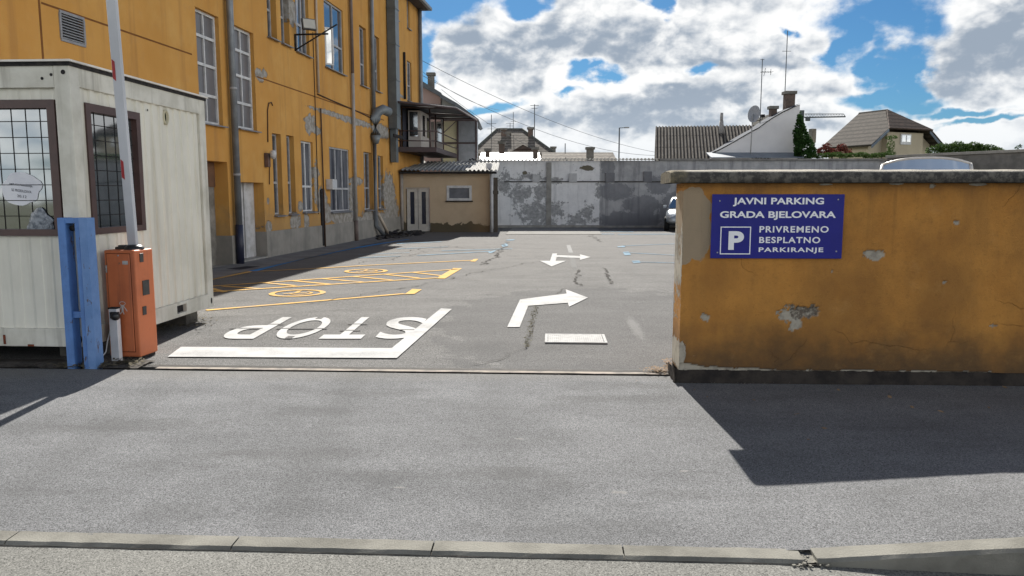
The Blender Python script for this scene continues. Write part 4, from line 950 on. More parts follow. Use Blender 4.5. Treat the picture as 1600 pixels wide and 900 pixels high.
# louvre
lv = MB(); x0, x1, z0, z1 = LV
for (a, b, c_, d_) in ((x0-.03, x1+.03, z1, z1+.04), (x0-.03, x1+.03, z0-.04, z0), (x0-.04, x0, z0, z1), (x1, x1+.04, z0, z1)): lv.box(a, b, -.02, .03, c_, d_)
n = 9
for i in range(n): z = z0+(z1-z0)*(i+.2)/n; lv.prism([(-.012, z), (.05, z+.04), (.05, z+.05), (-.012, z+.012)], x0, x1, 'x')
lo = lv.build('louvre', mat('louvre grey', (.26, .26, .27), (.2, .2, .21), 6, .5), bld)
m_ = MB(); m_.q([(x0, .07, z0), (x1, .07, z0), (x1, .07, z1), (x0, .07, z1)]); m_.build('louvre_void', M_dark, bld)
# incised joint lines
zc = b_(280, 78)[1]; jl = MB(); jl.box(b_(64, 2)[0], b_(300, 90)[0], -.004, .001, zc-.018, zc+.012); jl.box(b_(401, 112)[0], b_(600, 190)[0], -.004, .001, zc-.02, zc+.012)
xj = b_(62, 20)[0]; jl.box(xj-.02, xj+.02, -.0045, .001, 2., zc+3)
jl.build('joint_line', mat('joint shadow brown', (.20, .085, .03), (.16, .07, .025), 3, .9), bld)
# eaves
ev = MB(); ev.box(-.2, BL+.25, -.45, 12, BH+.003, BH+.10); ev.build('eaves', mat('eaves timber', (.10, .09, .085), (.07, .06, .06), 4, .8), bld)
gt_ = MB(); gt_.box(-.2, BL+.25, -.60, -.46, BH+.0, BH+.12); gt_.build('gutter', mat('zinc', (.20, .215, .23), (.14, .15, .165), 3, .5, metal=.3), bld)
ro = MB(); ro.prism([(-.5, BH+.10), (5.8, BH+2.6), (12, BH+.10)], -.2, BL+.25, 'x'); ro.build('roof', mat('roof tile brown', (.16, .10, .075), (.10, .07, .055), 3, .9), bld)
# plinth dark vertical crack and small vents
m_ = MB(); xq, _ = b_(503, 350); m_.prism([(xq-.08, .05), (xq+.12, .05), (xq+.06, .7), (xq+.03, 1.75), (xq-.10, 1.7)], -.045, .0, 'y'); m_.build('wall_gap', M_dark, bld)
M_zinc = MATS['zinc']
def pipe(name, pts, r, m, label=None, n=10):
    mb = MB()
    for p in pts: pass
    mb.tube(pts, r, n); return mb.build(name, m, dwn_parent)
# downpipes (each a part of the building)
dwn_parent = bld
def pix_s(px, py, out): return b_(px, py, -out)[0]
s_ = pix_s(367, 200, .12)
pipe('downpipe', [(s_, -.12, BH), (s_, -.12, .9)], .075, M_zinc); pipe('downpipe_foot', [(s_, -.12, .9), (s_, -.12, -.02)], .085, mat('navy cast iron', (.012, .016, .04), (.02, .022, .045), 6, .5))
cl_ = MB()
for z in (2.0, 3.9, 5.8): cl_.tube([(s_, -.12, z), (s_, -.12, z+.05)], .083, 10)
cl_.build('pipe_clamp', mat('clamp', (.35, .35, .36)), bld)
s_ = pix_s(496, 80, .05); pipe('conduit', [(s_, -.05, BH), (s_, -.05, b_(501, 147)[1])], .035, mat('pale conduit', (.50, .42, .33), (.40, .33, .26), 5, .6))
s_ = pix_s(505, 300, .04); pipe('conduit', [(s_, -.04, 4.1), (s_, -.06, .0)], .022, mat('brown conduit', (.10, .06, .04)))
s_ = pix_s(494, 200, .03); pipe('cable', [(s_, -.02, 6.2), (s_+.02, -.02, 2.0), (s_, -.02, 1.0)], .011, M_dark)
s_ = pix_s(550, 80, .09); zz_ = b_(553, 118)[1]
pipe('downpipe', [(s_, -.09, BH), (s_, -.09, zz_)], .055, mat('brown pipe', (.16, .12, .10), (.12, .09, .08), 5, .6)); pipe('downpipe', [(s_, -.09, zz_), (s_, -.09, .7)], .055, mat('pale pipe', (.36, .33, .30), (.28, .26, .24), 5, .6)); pipe('downpipe_foot', [(s_, -.09, .7), (s_, -.09, 0)], .07, MATS['brown pipe'])
s_ = pix_s(582, 80, .11); z4 = b_(586, 182)[1]
pipe('downpipe', [(s_, -.11, BH), (s_, -.11, z4)], .075, M_zinc)
# exhaust elbow
z5 = b_(587, 205)[1]; z6 = b_(588, 220)[1]
el_ = MB(); el_.tube([(s_, -.16, z6-.15), (s_, -.16, z6+.15)], .10, 12, r2=.2); el_.tube([(s_, -.16, z6+.15), (s_, -.16, z4-.15), (s_+.02, -.22, z4+.10), (s_+.25, -.38, z4+.22), (s_+.55, -.52, z4+.15)], .2, 12, r2=.17)
el_.build('exhaust_elbow', mat('grey duct', (.17, .19, .20), (.12, .135, .145), 3, .5, metal=.2), bld)
pipe('downpipe', [(s_, -.11, z6), (s_, -.11, .45), (s_+.5, -.25, .05)], .075, M_zinc); pipe('downpipe', [(s_+.1, -.15, .9), (s_+.9, -.3, .1)], .06, MATS['pale conduit'])
# square duct
s1_ = b_(604.5, 100)[0]; s2_ = s1_+.55
dm = MB(); zb = b_(611, 197, -.4)[1]
dm.box(s1_, s2_, -.36, -.03, zb, BH+1.2)
for z in [zb+.5+i*1.35 for i in range(5)]: dm.box(s1_-.03, s2_+.03, -.38, -.02, z, z+.05)
dm.box(s1_+.1, s2_-.1, -.28, -.05, zb-1.3, zb+.002)
dm.build('square_duct', mat('duct blue grey', (.13, .155, .17), (.10, .12, .135), 3, .45, metal=.3), bld)
m_ = MB(); a_, z_ = b_(596, 214, 0)
m_.box(a_, a_+1.4, -.5, -.45, z_, z_+.12); m_.build('duct_bracket', M_dark, bld)
# dark upright tube standing in for the dark slot beside the far windows
s_ = pix_s(632, 120, .05); pipe('cable', [(s_, -.06, b_(630, 82)[1]), (s_, -.06, b_(633, 156)[1])], .05, M_dark)
# corner downpipe
s_ = BL-.15; pipe('downpipe', [(s_, -.12, BH), (s_, -.12, 3.)], .09, M_zinc)
# flat plaster band outlines: thin cables on the facade
cbm = MB()
for (pts) in ([(495, 147), (520, 158), (560, 175), (583, 186)],):
    P3 = [(b_(x, y)[0], -.02, b_(x, y)[1]) for x, y in pts]; cbm.tube(P3, .02, 6)
P3 = [(b_(x, y)[0], -.02, b_(x, y)[1]) for x, y in ((417.5, 222), (417, 172), (419, 161), (423, 160), (425, 165))]; cbm.tube(P3, .014, 6)
P3 = [(b_(x, y)[0], -.02, b_(x, y)[1]) for x, y in ((420, 256), (420, 288))]; cbm.tube(P3, .012, 6)
cbm.build('cable', MATS['brown conduit'], bld)
# white meter box, wall bell
m_ = MB(); a0_ = b_(509, 290)[0]; a1_ = b_(516, 290, -.0)[0]; m_.box(a0_, a1_, -.22, -.01, b_(509, 296)[1], b_(509, 280)[1])
mbx = thing('meter_box', 'small white meter box on the ochre facade between two ground floor windows', 'meter box', (BF.ox, BF.oy, 0), BF.th); m_.build('casing', M_wf, mbx, bevel=.01)
m_ = MB(); m_.box(a0_+.02, a1_-.02, -.228, -.221, b_(509, 294)[1], b_(509, 282)[1]); m_.build('lid', mat('lid', (.52, .53, .55)), mbx)
wl = thing('wall_lamp', 'small old wall lamp with a round globe above the ground floor, beside the white door', 'lamp', (BF.ox, BF.oy, 0), BF.th)
a0_, z0_ = b_(415, 247); m_ = MB(); m_.box(a0_-.1, a0_+.06, -.10, -.01, z0_-.22, z0_+.12); m_.build('back_box', mat('rusty box', (.16, .10, .08), (.1, .07, .06), 8), wl)
m_ = MB(); m_.lathe([(.0001, .12), (.06, .10), (.085, .04), (.075, -.04), (.04, -.1), (.0001, -.11)], (a0_+.02, -.19, z0_+.08), 'z', 14); m_.build('globe', mat('milky globe', (.5, .5, .5), None, 5, .3), wl)
# floodlight on a bracket
fl = thing('floodlight', 'square floodlight on a dark triangular bracket beside an upper window', 'floodlight', (BF.ox, BF.oy, 0), BF.th)
a0_, zT = b_(459.5, 53, 0); _, zB = b_(461, 80, 0); E_ = .95
m_ = MB(); m_.tube([(a0_, -.03, zB), (a0_, -.03, zT)], .025, 6); m_.tube([(a0_, -.03, zT-.02), (a0_, -E_, zT-.02)], .025, 6); m_.tube([(a0_, -.03, zB+.03), (a0_, -E_-.25, zT+.22)], .02, 6)
m_.build('bracket', M_dark, fl)
R_ = Matrix.Translation((a0_, -.42, zT+.24)) @ Matrix.Rotation(math.radians(-48), 4, 'Z') @ Matrix.Rotation(math.radians(-14), 4, 'X')
m_ = MB(); m_.box(-.19, .19, -.04, .05, -.15, .15, R_); m_.build('lamp_housing', mat('lamp grey', (.12, .12, .12)), fl, bevel=.006)
m_ = MB(); m_.box(-.165, .165, -.046, -.041, -.125, .125, R_); m_.build('lens', mat('lamp lens', (.52, .50, .44), (.45, .44, .40), 4, .25), fl)
# footpath along the facade
fp = MB(); fp.grid(lambda u, v: (BF.ox+BF.c*(BL*u)+BF.s*(1.05*v-.0), BF.oy+BF.s*(BL*u)-BF.c*(1.05*v), .016), 40, 3)
struct(fp.build('footpath', mat('footpath concrete', (.20, .195, .19), (.14, .135, .13), 2, .9, bump=.3, bscale=20), keep=True))
mh = MB(); mh.q([(*gp(352, 421.5), .018), (*gp(385, 417), .018), (*gp(408, 417.5), .018), (*gp(375, 422.5), .018)]); struct(mh.build('dark_patch', mat('dark footpath patch', (.03, .03, .035), None, 5, .8)))  # flat near-black patch on the footpath

# ------------------------------------------------------------------ balcony annex over the shed
ann = thing('balcony', 'dark steel balcony with a sheet canopy and a white bay window, above the shed', 'balcony', (0, 0, 0))
M_brst = mat('brown steel', (.06, .036, .036), (.04, .025, .026), 4, .6); M_can = mat('canopy sheet', (.10, .11, .13), (.06, .065, .08), 3, .5)
def gz(px, py, z): x, y = gp(px, py, z); return (x, y)
xf = lambda y: -8.275+.1117*y+.02
Zc = 5.2; c1 = gz(620, 158, Zc); c2 = gz(712, 168, Zc); c3 = gz(745, 187, Zc)
m_ = MB(); m_.prism([(xf(c1[1]), c1[1]), c2, c3, (xf(c3[1]), c3[1])], Zc, Zc+.05, 'z'); m_.build('canopy', M_can, ann)
m_ = MB()
for t in (.2, .5, .8):
    a = Vector((xf(c1[1]), c1[1])).lerp(Vector((xf(c3[1]), c3[1])), t); b2 = Vector(c2).lerp(Vector(c3), t) if t > .3 else Vector(c1).lerp(Vector(c2), .9)
    m_.tube([(a.x, a.y, Zc-.06), (b2.x, b2.y, Zc-.06)], .04, 6)
m_.tube([(*c1, Zc-.03), (*c2, Zc-.03), (*c3, Zc-.03)], .05, 6); m_.build('canopy_frame', M_brst, ann)
Zd = 3.32; e1 = gz(616, 237, Zd); e2 = gz(682, 237.5, Zd); e3 = gz(714, 247, Zd)
m_ = MB(); m_.prism([(xf(e1[1]), e1[1]), e2, e3, (xf(e3[1]), e3[1])], Zd, Zd+.20, 'z'); m_.build('deck', M_brst, ann)
m_ = MB()
posts = [(672, 232), (681, 236), (693, 240), (705, 244), (714, 246)]
for px, py in posts:
    x, y = gz(px, py, Zd+.2); x2, y2 = x, y; m_.tube([(x, y, Zd), (x, y, Zc-.02)], .035, 6)
x, y = gz(625, 237, Zd); m_.tube([(x, y+.2, Zd), (x, y+.2, Zc)], .04, 6)
m_.build('post', M_brst, ann)
m_ = MB()
for z in (Zd+.45, Zd+.85): m_.tube([(*e2, z), (*e3, z)], .025, 6); m_.tube([(e1[0]+.1, e1[1], z), (*e2, z)], .025, 6)
m_.tube([(*gz(694, 240, Zd), Zd+.9), (*e3, Zc-.1)], .02, 6); m_.build('railing', M_brst, ann)
# dark back recess and bay
m_ = MB(); ya, yb = e1[1]+.5, e3[1]
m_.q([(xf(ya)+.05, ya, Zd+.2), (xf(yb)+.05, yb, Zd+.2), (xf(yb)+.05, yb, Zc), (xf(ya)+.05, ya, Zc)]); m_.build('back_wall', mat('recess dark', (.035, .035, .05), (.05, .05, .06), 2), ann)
Yb = 33.2; q0 = dp(637.5, 171, Yb); q1 = dp(637.5, 228, Yb); q2 = dp(657, 171, Yb); Yb2 = 35.6; q3 = dp(672, 171, Yb2)
zb0, zb1 = Zd+.2, 5.1
bay = MB(); bay.prism([(q0.x, Yb), (q2.x, Yb), (q3.x, Yb2), (q0.x+.1, Yb2)], zb0, zb1, 'z'); bay.build('bay_window', mat('bay white', (.50, .46, .42), (.42, .38, .36), 3, .7), ann)
m_ = MB(); m_.box(q0.x+.06, q0.x+.40, Yb-.012, Yb-.003, zb0+.5, zb1-.06); m_.build('bay_pane', G_dark, ann)
d_ = Vector((q3.x-q2.x, Yb2-Yb)).normalized(); nn_ = Vector((d_.y, -d_.x))*.01
for t in (.45, 1.5): 
    p0 = Vector((q2.x, Yb))+d_*t; p1 = p0+d_*.55; m_ = MB(); m_.q([(p0.x+nn_.x, p0.y+nn_.y, zb0+.55), (p1.x+nn_.x, p1.y+nn_.y, zb0+.55), (p1.x+nn_.x, p1.y+nn_.y, zb1-.15), (p0.x+nn_.x, p0.y+nn_.y, zb1-.15)]); m_.build('bay_pane', G_dark, ann)
m_ = MB(); Y3 = 37.2
for (xa, xb) in ((673, 678), (680, 691)):
    a = dp(xa, 175, Y3).x; b3 = dp(xb, 175, Y3).x; m_.box(a, b3, Y3, Y3+.1, Zd+.2, 5.0)
m_.build('door_frame', MATS['bay white'], ann); m_ = MB(); a = dp(683, 175, Y3).x; m_.box(a, a+.2, Y3-.012, Y3-.002, Zd+.7, 4.9); m_.build('door_pane', G_dark, ann)
mp = thing('metal_screen', 'grey ribbed sheet metal screen with a yellowed panel, at the end of the balcony', 'screen', (0, 0, 0))
Ym = 38.6; a = dp(715, 190, Ym).x; b3 = dp(744, 190, Ym).x; z1_ = dp(715, 187, Ym).z; z0_ = 2.95; y_ = dp(692, 190, Ym).x
m_ = MB(); m_.box(a, b3, Ym, Ym+2.0, z0_, z1_)
for i in range(8): t = a+(b3-a)*(i+.5)/8; m_.box(t-.012, t+.012, Ym-.012, Ym-.001, z0_, z1_)
m_.build('sheet', mat('screen grey', (.26, .27, .29), (.20, .21, .225), 3, .5), mp)
m_ = MB(); m_.box(y_, a-.02, Ym+.02, Ym+.06, z0_+.1, z1_-.05); m_.build('yellow_panel', mat('yellowed panel', (.46, .42, .27), (.40, .37, .25), 2, .6), mp)
m_ = MB()
for z in (z1_-.02, (z0_+z1_)/2+.0): m_.box(y_, b3+.05, Ym-.05, Ym-.014, z-.04, z+.04)
for x in (a, b3): m_.box(x-.04, x+.04, Ym-.052, Ym-.0135, z0_, z1_+.05)
m_.build('frame', M_brst, mp)

# ------------------------------------------------------------------ lean-to shed
YS = 32.3; xs0, xs1 = xf(YS), dp(765, 300, YS).x
shed = thing('shed', 'beige lean-to shed with white double doors and a corrugated roof, at the back left', 'shed', (0, 0, 0))
def sh_(px, py): v = dp(px, py, YS); return v.x, v.z
ZS = sh_(700, 268)[1]
dr_ = (sh_(634, 320)[0], sh_(672, 320)[0], 0., sh_(650, 293)[1]); wn_ = (sh_(698, 300)[0], sh_(737, 300)[0], sh_(700, 313.5)[1], sh_(700, 290)[1])
def shfn(k, co, col):
    sp = k.add('ShaderNodeSeparateXYZ'); k.l.new(co, sp.inputs[0]); n = k.noise(k.scalevec(co, (1, 1, 1)), 1.8, 7, .65)
    low = k.m('ADD', sp.outputs[2], k.m('MULTIPLY_ADD', n, -.9, .45))
    col = k.mix(k.ss(low, .40, .37), col, (.11, .09, .06))
    rt = k.ss(k.m('ADD', sp.outputs[0], k.m('MULTIPLY_ADD', n, .4, -.2)), xs1-1.2, xs1); return k.mix(k.m('MULTIPLY', rt, .35), col, (.30, .17, .07))
sw_ = MB(); sw_.v = []
wall_holes(sw_, xs0, xs1, -.02, ZS, [(*dr_, .12), (*wn_, .12)], y=0, dep=.12)
sw_.q([(xs1, 0, 0), (xs1, 5.2, 0), (xs1, 5.2, ZS+.55), (xs1, 0, ZS)])
sw_.v = [(x, YS+y, z) for x, y, z in sw_.v]
sw_.build('wall', mat('beige render', (.52, .41, .285), (.46, .36, .25), 1.4, .92, fn=shfn, bump=.3, bscale=20), shed, keep=True)
m_ = MB(); x0, x1, _, z1 = dr_; xm = (x0+x1)/2
def leaf(a, b):
    m_.box(a, a+.14, YS+.06, YS+.11, .03, z1-.06); m_.box(b-.14, b, YS+.06, YS+.11, .03, z1-.06); m_.box(a+.14, b-.14, YS+.06, YS+.11, z1-.18, z1-.06); m_.box(a+.14, b-.14, YS+.06, YS+.11, .03, .33)
leaf(x0+.04, xm-.01); leaf(xm+.01, x1-.04); m_.box(x0, x1, YS+.04, YS+.11, z1-.05, z1)
do = m_.build('door', mat('cream door', (.52, .49, .44), (.42, .39, .35), 4, .7), shed)
m_ = MB(); m_.q([(x0+.1, YS+.09, .3), (x1-.1, YS+.09, .3), (x1-.1, YS+.09, z1-.15), (x0+.1, YS+.09, z1-.15)]); m_.build('pane', mat('black pane', (.012, .015, .035), None, 3, .2), do)
m_ = MB(); x0, x1, z0, z1 = wn_
for b4 in ((x0, x1, z1-.1, z1), (x0, x1, z0, z0+.1), (x0, x0+.1, z0+.1, z1-.1), (x1-.1, x1, z0+.1, z1-.1)): m_.box(b4[0], b4[1], YS-.02, YS+.1, b4[2], b4[3])
wo = m_.build('window', M_wf, shed); m_ = MB(); m_.q([(x0+.08, YS+.05, z0+.08), (x1-.08, YS+.05, z0+.08), (x1-.08, YS+.05, z1-.08), (x0+.08, YS+.05, z1-.08)]); m_.build('pane', mat('net curtain pane', (.12, .125, .145), (.08, .085, .1), 3, .4), wo)
m_ = MB(); m_.box(x0-.05, x1+.05, YS-.08, YS+.0, z0-.05, z0-.005); m_.build('sill', M_dark, wo)
def corr_roof(mb, x0, x1, ya, za, yb, zb, pitch=.177, amp=.03, th=.012, px_edge=0):
    n = int((x1-x0)/pitch*6)
    def f(u, v, off=0):
        x = x0+(x1-x0)*u; return (x, ya+(yb-ya)*v, za+(zb-za)*v+amp*math.sin(2*PI*x/pitch)+off)
    mb.grid(lambda u, v: f(u, v), n, 4); mb.grid(lambda u, v: f(u, v, -th), n, 4)
m_ = MB(); corr_roof(m_, xs0, xs1+.35, YS-.40, ZS+.04, YS+5, ZS+.62, amp=.035)
M_asb = mat('fibre cement roof', (.40, .395, .38), (.28, .275, .26), 2, .9, bump=.2, bscale=20, fn=lambda k, co, col: k.mix(k.m('MULTIPLY', k.ss(k.noise(co, 3, 6, .65), .5, .62), .5), col, (.16, .155, .14)))
m_.build('roof', M_asb, shed, keep=True)
m_ = MB(); m_.box(xs0, xs1+.3, YS-.32, YS-.26, ZS-.10, ZS-.01); m_.build('fascia', M_dark, shed)
m_ = MB(); m_.tube([(xs1+.08, YS-.12, ZS-.05), (xs1+.08, YS-.12, .0)], .06, 8); m_.build('downpipe', mat('white pipe', (.5, .5, .5), (.4, .4, .42), 5), shed)
m_ = MB(); m_.box(xs1+.16, xs1+.34, YS-.1, YS+.1, 0, ZS-.25); m_.build('timber_post', mat('old timber', (.10, .085, .07), (.07, .06, .05), 5), shed)
m_ = MB(); x_ = sh_(628, 300)[0]; m_.tube([(x_, YS-.1, ZS-.1), (x_, YS-.1, .1)], .07, 8); m_.build('downpipe', MATS['pale pipe'], shed)
# dark rubbish heap in the corner between facade and shed
hp = MB()
for i in range(130):
    t = random.random(); px_ = 592+t*70; x, y = gp(px_, 372-t*9+random.uniform(-2, 4)); s = random.uniform(.04, .13); h = max(.04, random.uniform(0, .26)*(1-abs(t-.45)))
    R = Matrix.Translation((x, y, h*random.random())) @ Matrix.Rotation(random.uniform(0, 3), 4, 'Z') @ Matrix.Rotation(random.uniform(-.6, .6), 4, 'X'); hp.box(-s, s, -s*.6, s*.6, -s*.3, s*.3, R)
stuff(hp.build('rubbish_heap', mat('dark rubbish', (.03, .03, .035), (.06, .055, .05), 3)), 'dark heap of rubbish in the corner between the facade and the shed', 'rubbish')

# ------------------------------------------------------------------ back wall
YW = 37.0; bw = thing('back_wall', 'long patched whitewashed wall closing the back of the lot', 'wall', (0, 0, 0))
X0 = dp(766, 300, YW).x-1.0; Xm = dp(937, 300, YW).x; X1 = dp(1392, 250, YW).x; ZW = dp(900, 251, YW).z; ZL = dp(900, 283, YW).z
dx = lambda p, q=300: dp(p, q, YW).x; dz_ = lambda q: dp(900, q, YW).z
def WB(px, py, rx, ry): return (dx(px), dz_(py), rx/32.5, ry/32.5)
grey_b = [WB(835, 335, 22, 26), WB(815, 305, 14, 14), WB(850, 345, 16, 20), WB(790, 287, 10, 16), WB(822, 276, 18, 5), WB(870, 330, 12, 12), WB(920, 335, 10, 14), WB(868, 282, 10, 4), WB(845, 300, 10, 20), WB(900, 345, 20, 8), WB(934, 300, 4, 10), WB(850, 280, 10, 4)]
brown_b = [WB(917, 263, 11, 4), WB(820, 270, 4, 3)]
dark_b = [WB(985, 345, 50, 16), WB(1000, 320, 30, 14), WB(1060, 330, 30, 30), WB(960, 300, 28, 14), WB(1030, 290, 20, 14), WB(950, 262, 12, 10)]
def bwfn(k, co, col):
    sp = k.add('ShaderNodeSeparateXYZ'); k.l.new(co, sp.inputs[0]); x, z = sp.outputs[0], sp.outputs[2]
    n = k.noise(co, 1.7, 8, .68); fine = k.noise(co, 7, 5, .65); stv = k.noise(k.scalevec(co, (3.2, 3.2, .25)), 1.2, 6, .6)
    white = k.mix(k.ss(n, .4, .65), (.76, .755, .75), (.66, .655, .655))
    white = k.mix(k.m('MULTIPLY', k.ss(stv, .5, .68), .45), white, (.34, .345, .35))
    white = k.mix(k.ss(fine, .66, .70), white, (.26, .26, .26))
    wob = k.noise(co, 3.2, 9, .78)
    g_ = k.blobs(co, grey_b, wob, 7.5); white = k.mix(g_, white, k.mix(k.ss(fine, .4, .6), (.38, .38, .375), (.28, .28, .28)))
    white = k.mix(k.blobs(co, brown_b, wob, 2.), white, (.15, .135, .10))
    gr = k.mix(k.ss(n, .38, .62), (.45, .445, .445), (.34, .34, .345)); gr = k.mix(k.m('MULTIPLY', k.ss(stv, .48, .66), .5), gr, (.15, .15, .16))
    gr = k.mix(k.m('MULTIPLY', k.blobs(co, dark_b, wob, 2.2), .6), gr, (.135, .14, .155))
    low = k.ss(k.m('ADD', z, k.m('MULTIPLY_ADD', n, 1.4, -.7)), .75, .15); gr = k.mix(k.m('MULTIPLY', low, .5), gr, (.12, .12, .13))
    side_ = k.ss(k.m('ADD', x, k.m('MULTIPLY_ADD', fine, .1, -.05)), Xm-.03, Xm+.03)
    return k.mix(side_, white, gr)
M_bw = mat('patched whitewash', (.5, .5, .5), None, 2, .93, fn=bwfn, bump=.5, bscale=12)
m_ = MB(); m_.box(X0, X1, YW, YW+.3, -.05, ZL); m_.box(X0, X1, YW+.05, YW+.3, ZL+.0, ZW)
m_.build('render', M_bw, bw)
m_ = MB()
for p in (857.5,): m_.box(dx(p)-.08 if p > 900 else dx(p)-.12, dx(p)+.12, YW-.035, YW+.03, -.05, ZW-.08)
m_.build('pilaster', mat('bare concrete pilaster', (.31, .30, .275), (.23, .22, .205), 3, .9, bump=.4, bscale=20), bw)
m_ = MB()
for (a, b, z, m) in ((889, 901, 271, 0), (832, 843, 273, 0)): m_.box(dx(a), dx(b), YW-.04, YW+.055, dz_(284.5), dz_(z))
m_.build('stub', mat('white stub', (.50, .50, .50), (.42, .42, .42), 4, .9), bw)
m_ = MB()
for (a, b, z) in ((946, 960, 270), (1005, 1018, 268)): m_.box(dx(a), dx(b), YW-.04, YW+.055, dz_(284.5), dz_(z))
m_.build('stub', mat('grey stub', (.20, .20, .21), (.16, .16, .17), 4, .9), bw)
m_ = MB(); m_.box(dx(788), X1, YW-.03, YW+.048, ZL-.055, ZL+.001); m_.build('ledge', mat('ledge shadow dark', (.10, .095, .09), (.05, .048, .045), 6, .95), bw)  # ledge coloured dark to draw the shadow line along the wall
m_ = MB(); corr_roof(m_, X0, dx(1030), YW-.12, ZW+.04, YW+.5, ZW+.12, amp=.03); m_.build('coping_sheet', mat('dark corrugated edge', (.03, .033, .03), (.02, .02, .02), 4, .95, spec=.1), bw, keep=True)
m_ = MB(); m_.box(dx(1030), X1, YW-.04, YW+.34, ZW+.003, ZW+.1); m_.build('coping', mat('wall coping grey', (.26, .25, .23), (.18, .17, .16), 4, .9), bw)
m_ = MB(); m_.box(dx(938), X1, YW-.35, YW-.002, -.02, .08); m_.box(X0, dx(937), YW-.5, YW-.002, -.02, .10); m_.build('footing', M_conc, bw)
ap = MB(); a_, b3 = gp(790, 366.5), gp(940, 366.5); ap.q([(a_[0], a_[1], .014), (b3[0], a_[1], .014), (b3[0]+.5, YW-.5, .014), (a_[0]+.3, YW-.5, .014)]); struct(ap.build('lit_apron', mat('sunlit apron pale', (.22, .215, .205), (.18, .175, .165), 2, .95, spec=.1), keep=True))  # apron coloured pale to paint the sunlit strip of ground
# short whitewashed return wall beside the shed
rw = thing('return_wall', 'short whitewashed wall running back from the shed corner', 'wall', (0, 0, 0)); xr = dp(768, 300, YS+.3).x
m_ = MB(); m_.box(xr-.22, xr, YS+.25, YW-.01, -.03, ZS+.35); m_.build('render', mat('whitewash', (.55, .55, .56), (.45, .45, .46), 2, .92, bump=.3, streak=((.3, .3, .3), 3., .5)), rw)
m_ = MB(); xs_, zs_ = dp(778, 300, YS+2.5).x, dp(778, 300.5, YS+2.5).z; m_.box(xr+.0, xr+.25, YS+2.5, YS+2.8, zs_-.08, zs_+.08); m_.build('black_bracket', M_dark, rw)
# right boundary wall
P0 = dp(1387, 243, 36.6); P1 = dp(1620, 237, 31.); rwall = thing('side_wall', 'grey concrete wall with a pale coping, behind the tall van', 'wall', (P0.x, P0.y, 0), math.atan2(P1.y-P0.y, P1.x-P0.x))
Lr = math.hypot(P1.x-P0.x, P1.y-P0.y)+14; m_ = MB(); m_.box(0, Lr, 0, .3, -.02, P0.z-.12); m_.build('render', mat('dirty wall grey', (.19, .18, .165), (.13, .125, .115), 2, .93, bump=.4), rwall)
m_ = MB(); m_.box(-.06, Lr, -.08, .38, P0.z-.118, P0.z); m_.build('coping', mat('pale coping', (.34, .32, .28), (.26, .245, .22), 4, .9), rwall, bevel=.01)

# ------------------------------------------------------------------ houses behind
def tiles(name, c1, c2, pitch, ax=2, c3=None):
    def fn(k, co, col):
        sp = k.add('ShaderNodeSeparateXYZ'); k.l.new(co, sp.inputs[0])
        s = k.m('FRACT', k.m('DIVIDE', k.m('ADD', sp.outputs[ax], k.m('MULTIPLY', k.noise(co, 4, 3, .5), pitch*.35)), pitch))
        row = k.ss(s, .55, .8); br = k.noise(k.scalevec(co, (1, 1, 1)), 2.5, 5, .7)
        c_ = k.mix(k.m('MULTIPLY', row, .9), col, c3 or tuple(v*.3 for v in c1)); return k.mix(k.m('MULTIPLY', k.ss(br, .5, .65), .5), c_, c2)
    return mat(name, c1, c2, 5, .9, fn=fn, bump=.4, bscale=15)
M_t1 = tiles('grey brown tiles', (.085, .072, .062), (.05, .045, .038), .3); M_t2 = tiles('dark tiles', (.10, .07, .058), (.05, .042, .038), .28); M_t3 = tiles('mottled tiles', (.20, .18, .155), (.11, .095, .08), .22)
M_ch = mat('chimney brick', (.15, .11, .09), (.10, .08, .07), 5, .9, bump=.3); M_chg = mat('chimney render', (.20, .19, .17), (.13, .125, .11), 4, .9, bump=.3)
def chimney(par, x, y, z0, z1, w, m, cap=True):
    c_ = MB(); c_.box(x-w/2, x+w/2, y-w/2, y+w/2, z0, z1-.15 if cap else z1); ch = c_.build('chimney', m, par)
    if cap: c_ = MB(); c_.box(x-w/2-.07, x+w/2+.07, y-w/2-.07, y+w/2+.07, z1-.15, z1); c_.build('chimney_cap', M_chg, ch)
    return ch
# hipped roof house at the left
Yh = 55.; h1 = thing('hipped_house', 'distant house with a mottled hipped tile roof and tall chimneys, left of centre', 'house', (0, 0, 0))
D = lambda px, py, Y=Yh: dp(px, py, Y)
el_, er, rl_, rr2 = D(735, 240), D(868, 240), D(776, 201, Yh+3), D(816, 200, Yh+3); bz = el_.z
m_ = MB(); A_ = [(el_.x, Yh, bz), (er.x, Yh, bz), (er.x, Yh+7, bz), (el_.x, Yh+7, bz)]; R1, R2 = (rl_.x, Yh+3.5, rl_.z), (rr2.x, Yh+3.5, rl_.z)
m_.q([A_[0], A_[1], R2, R1]); m_.q([A_[1], A_[2], R2]); m_.q([A_[2], A_[3], R1, R2]); m_.q([A_[3], A_[0], R1]); m_.q(A_); rf_ = m_.build('roof', M_t3, h1)
m_ = MB(); m_.tube([A_[0], R1, R2, A_[1]], .09, 6); m_.build('ridge_tiles', mat('ridge', (.10, .11, .10)), h1)
m_ = MB(); m_.box(el_.x+.4, er.x-.4, Yh+.5, Yh+6.6, 0, bz-.01); m_.build('wall', mat('house render', (.4, .38, .34)), h1)
for (px, pt, pb, w, m) in ((787, 200.5, 235, .38, M_ch), (829, 199, 235, .38, M_ch), (794, 206, 220, .3, M_chg)): 
    v = D(px, pt, Yh+2.6); chimney(rf_, v.x, Yh+2.6, D(px, pb).z, v.z, w, m)
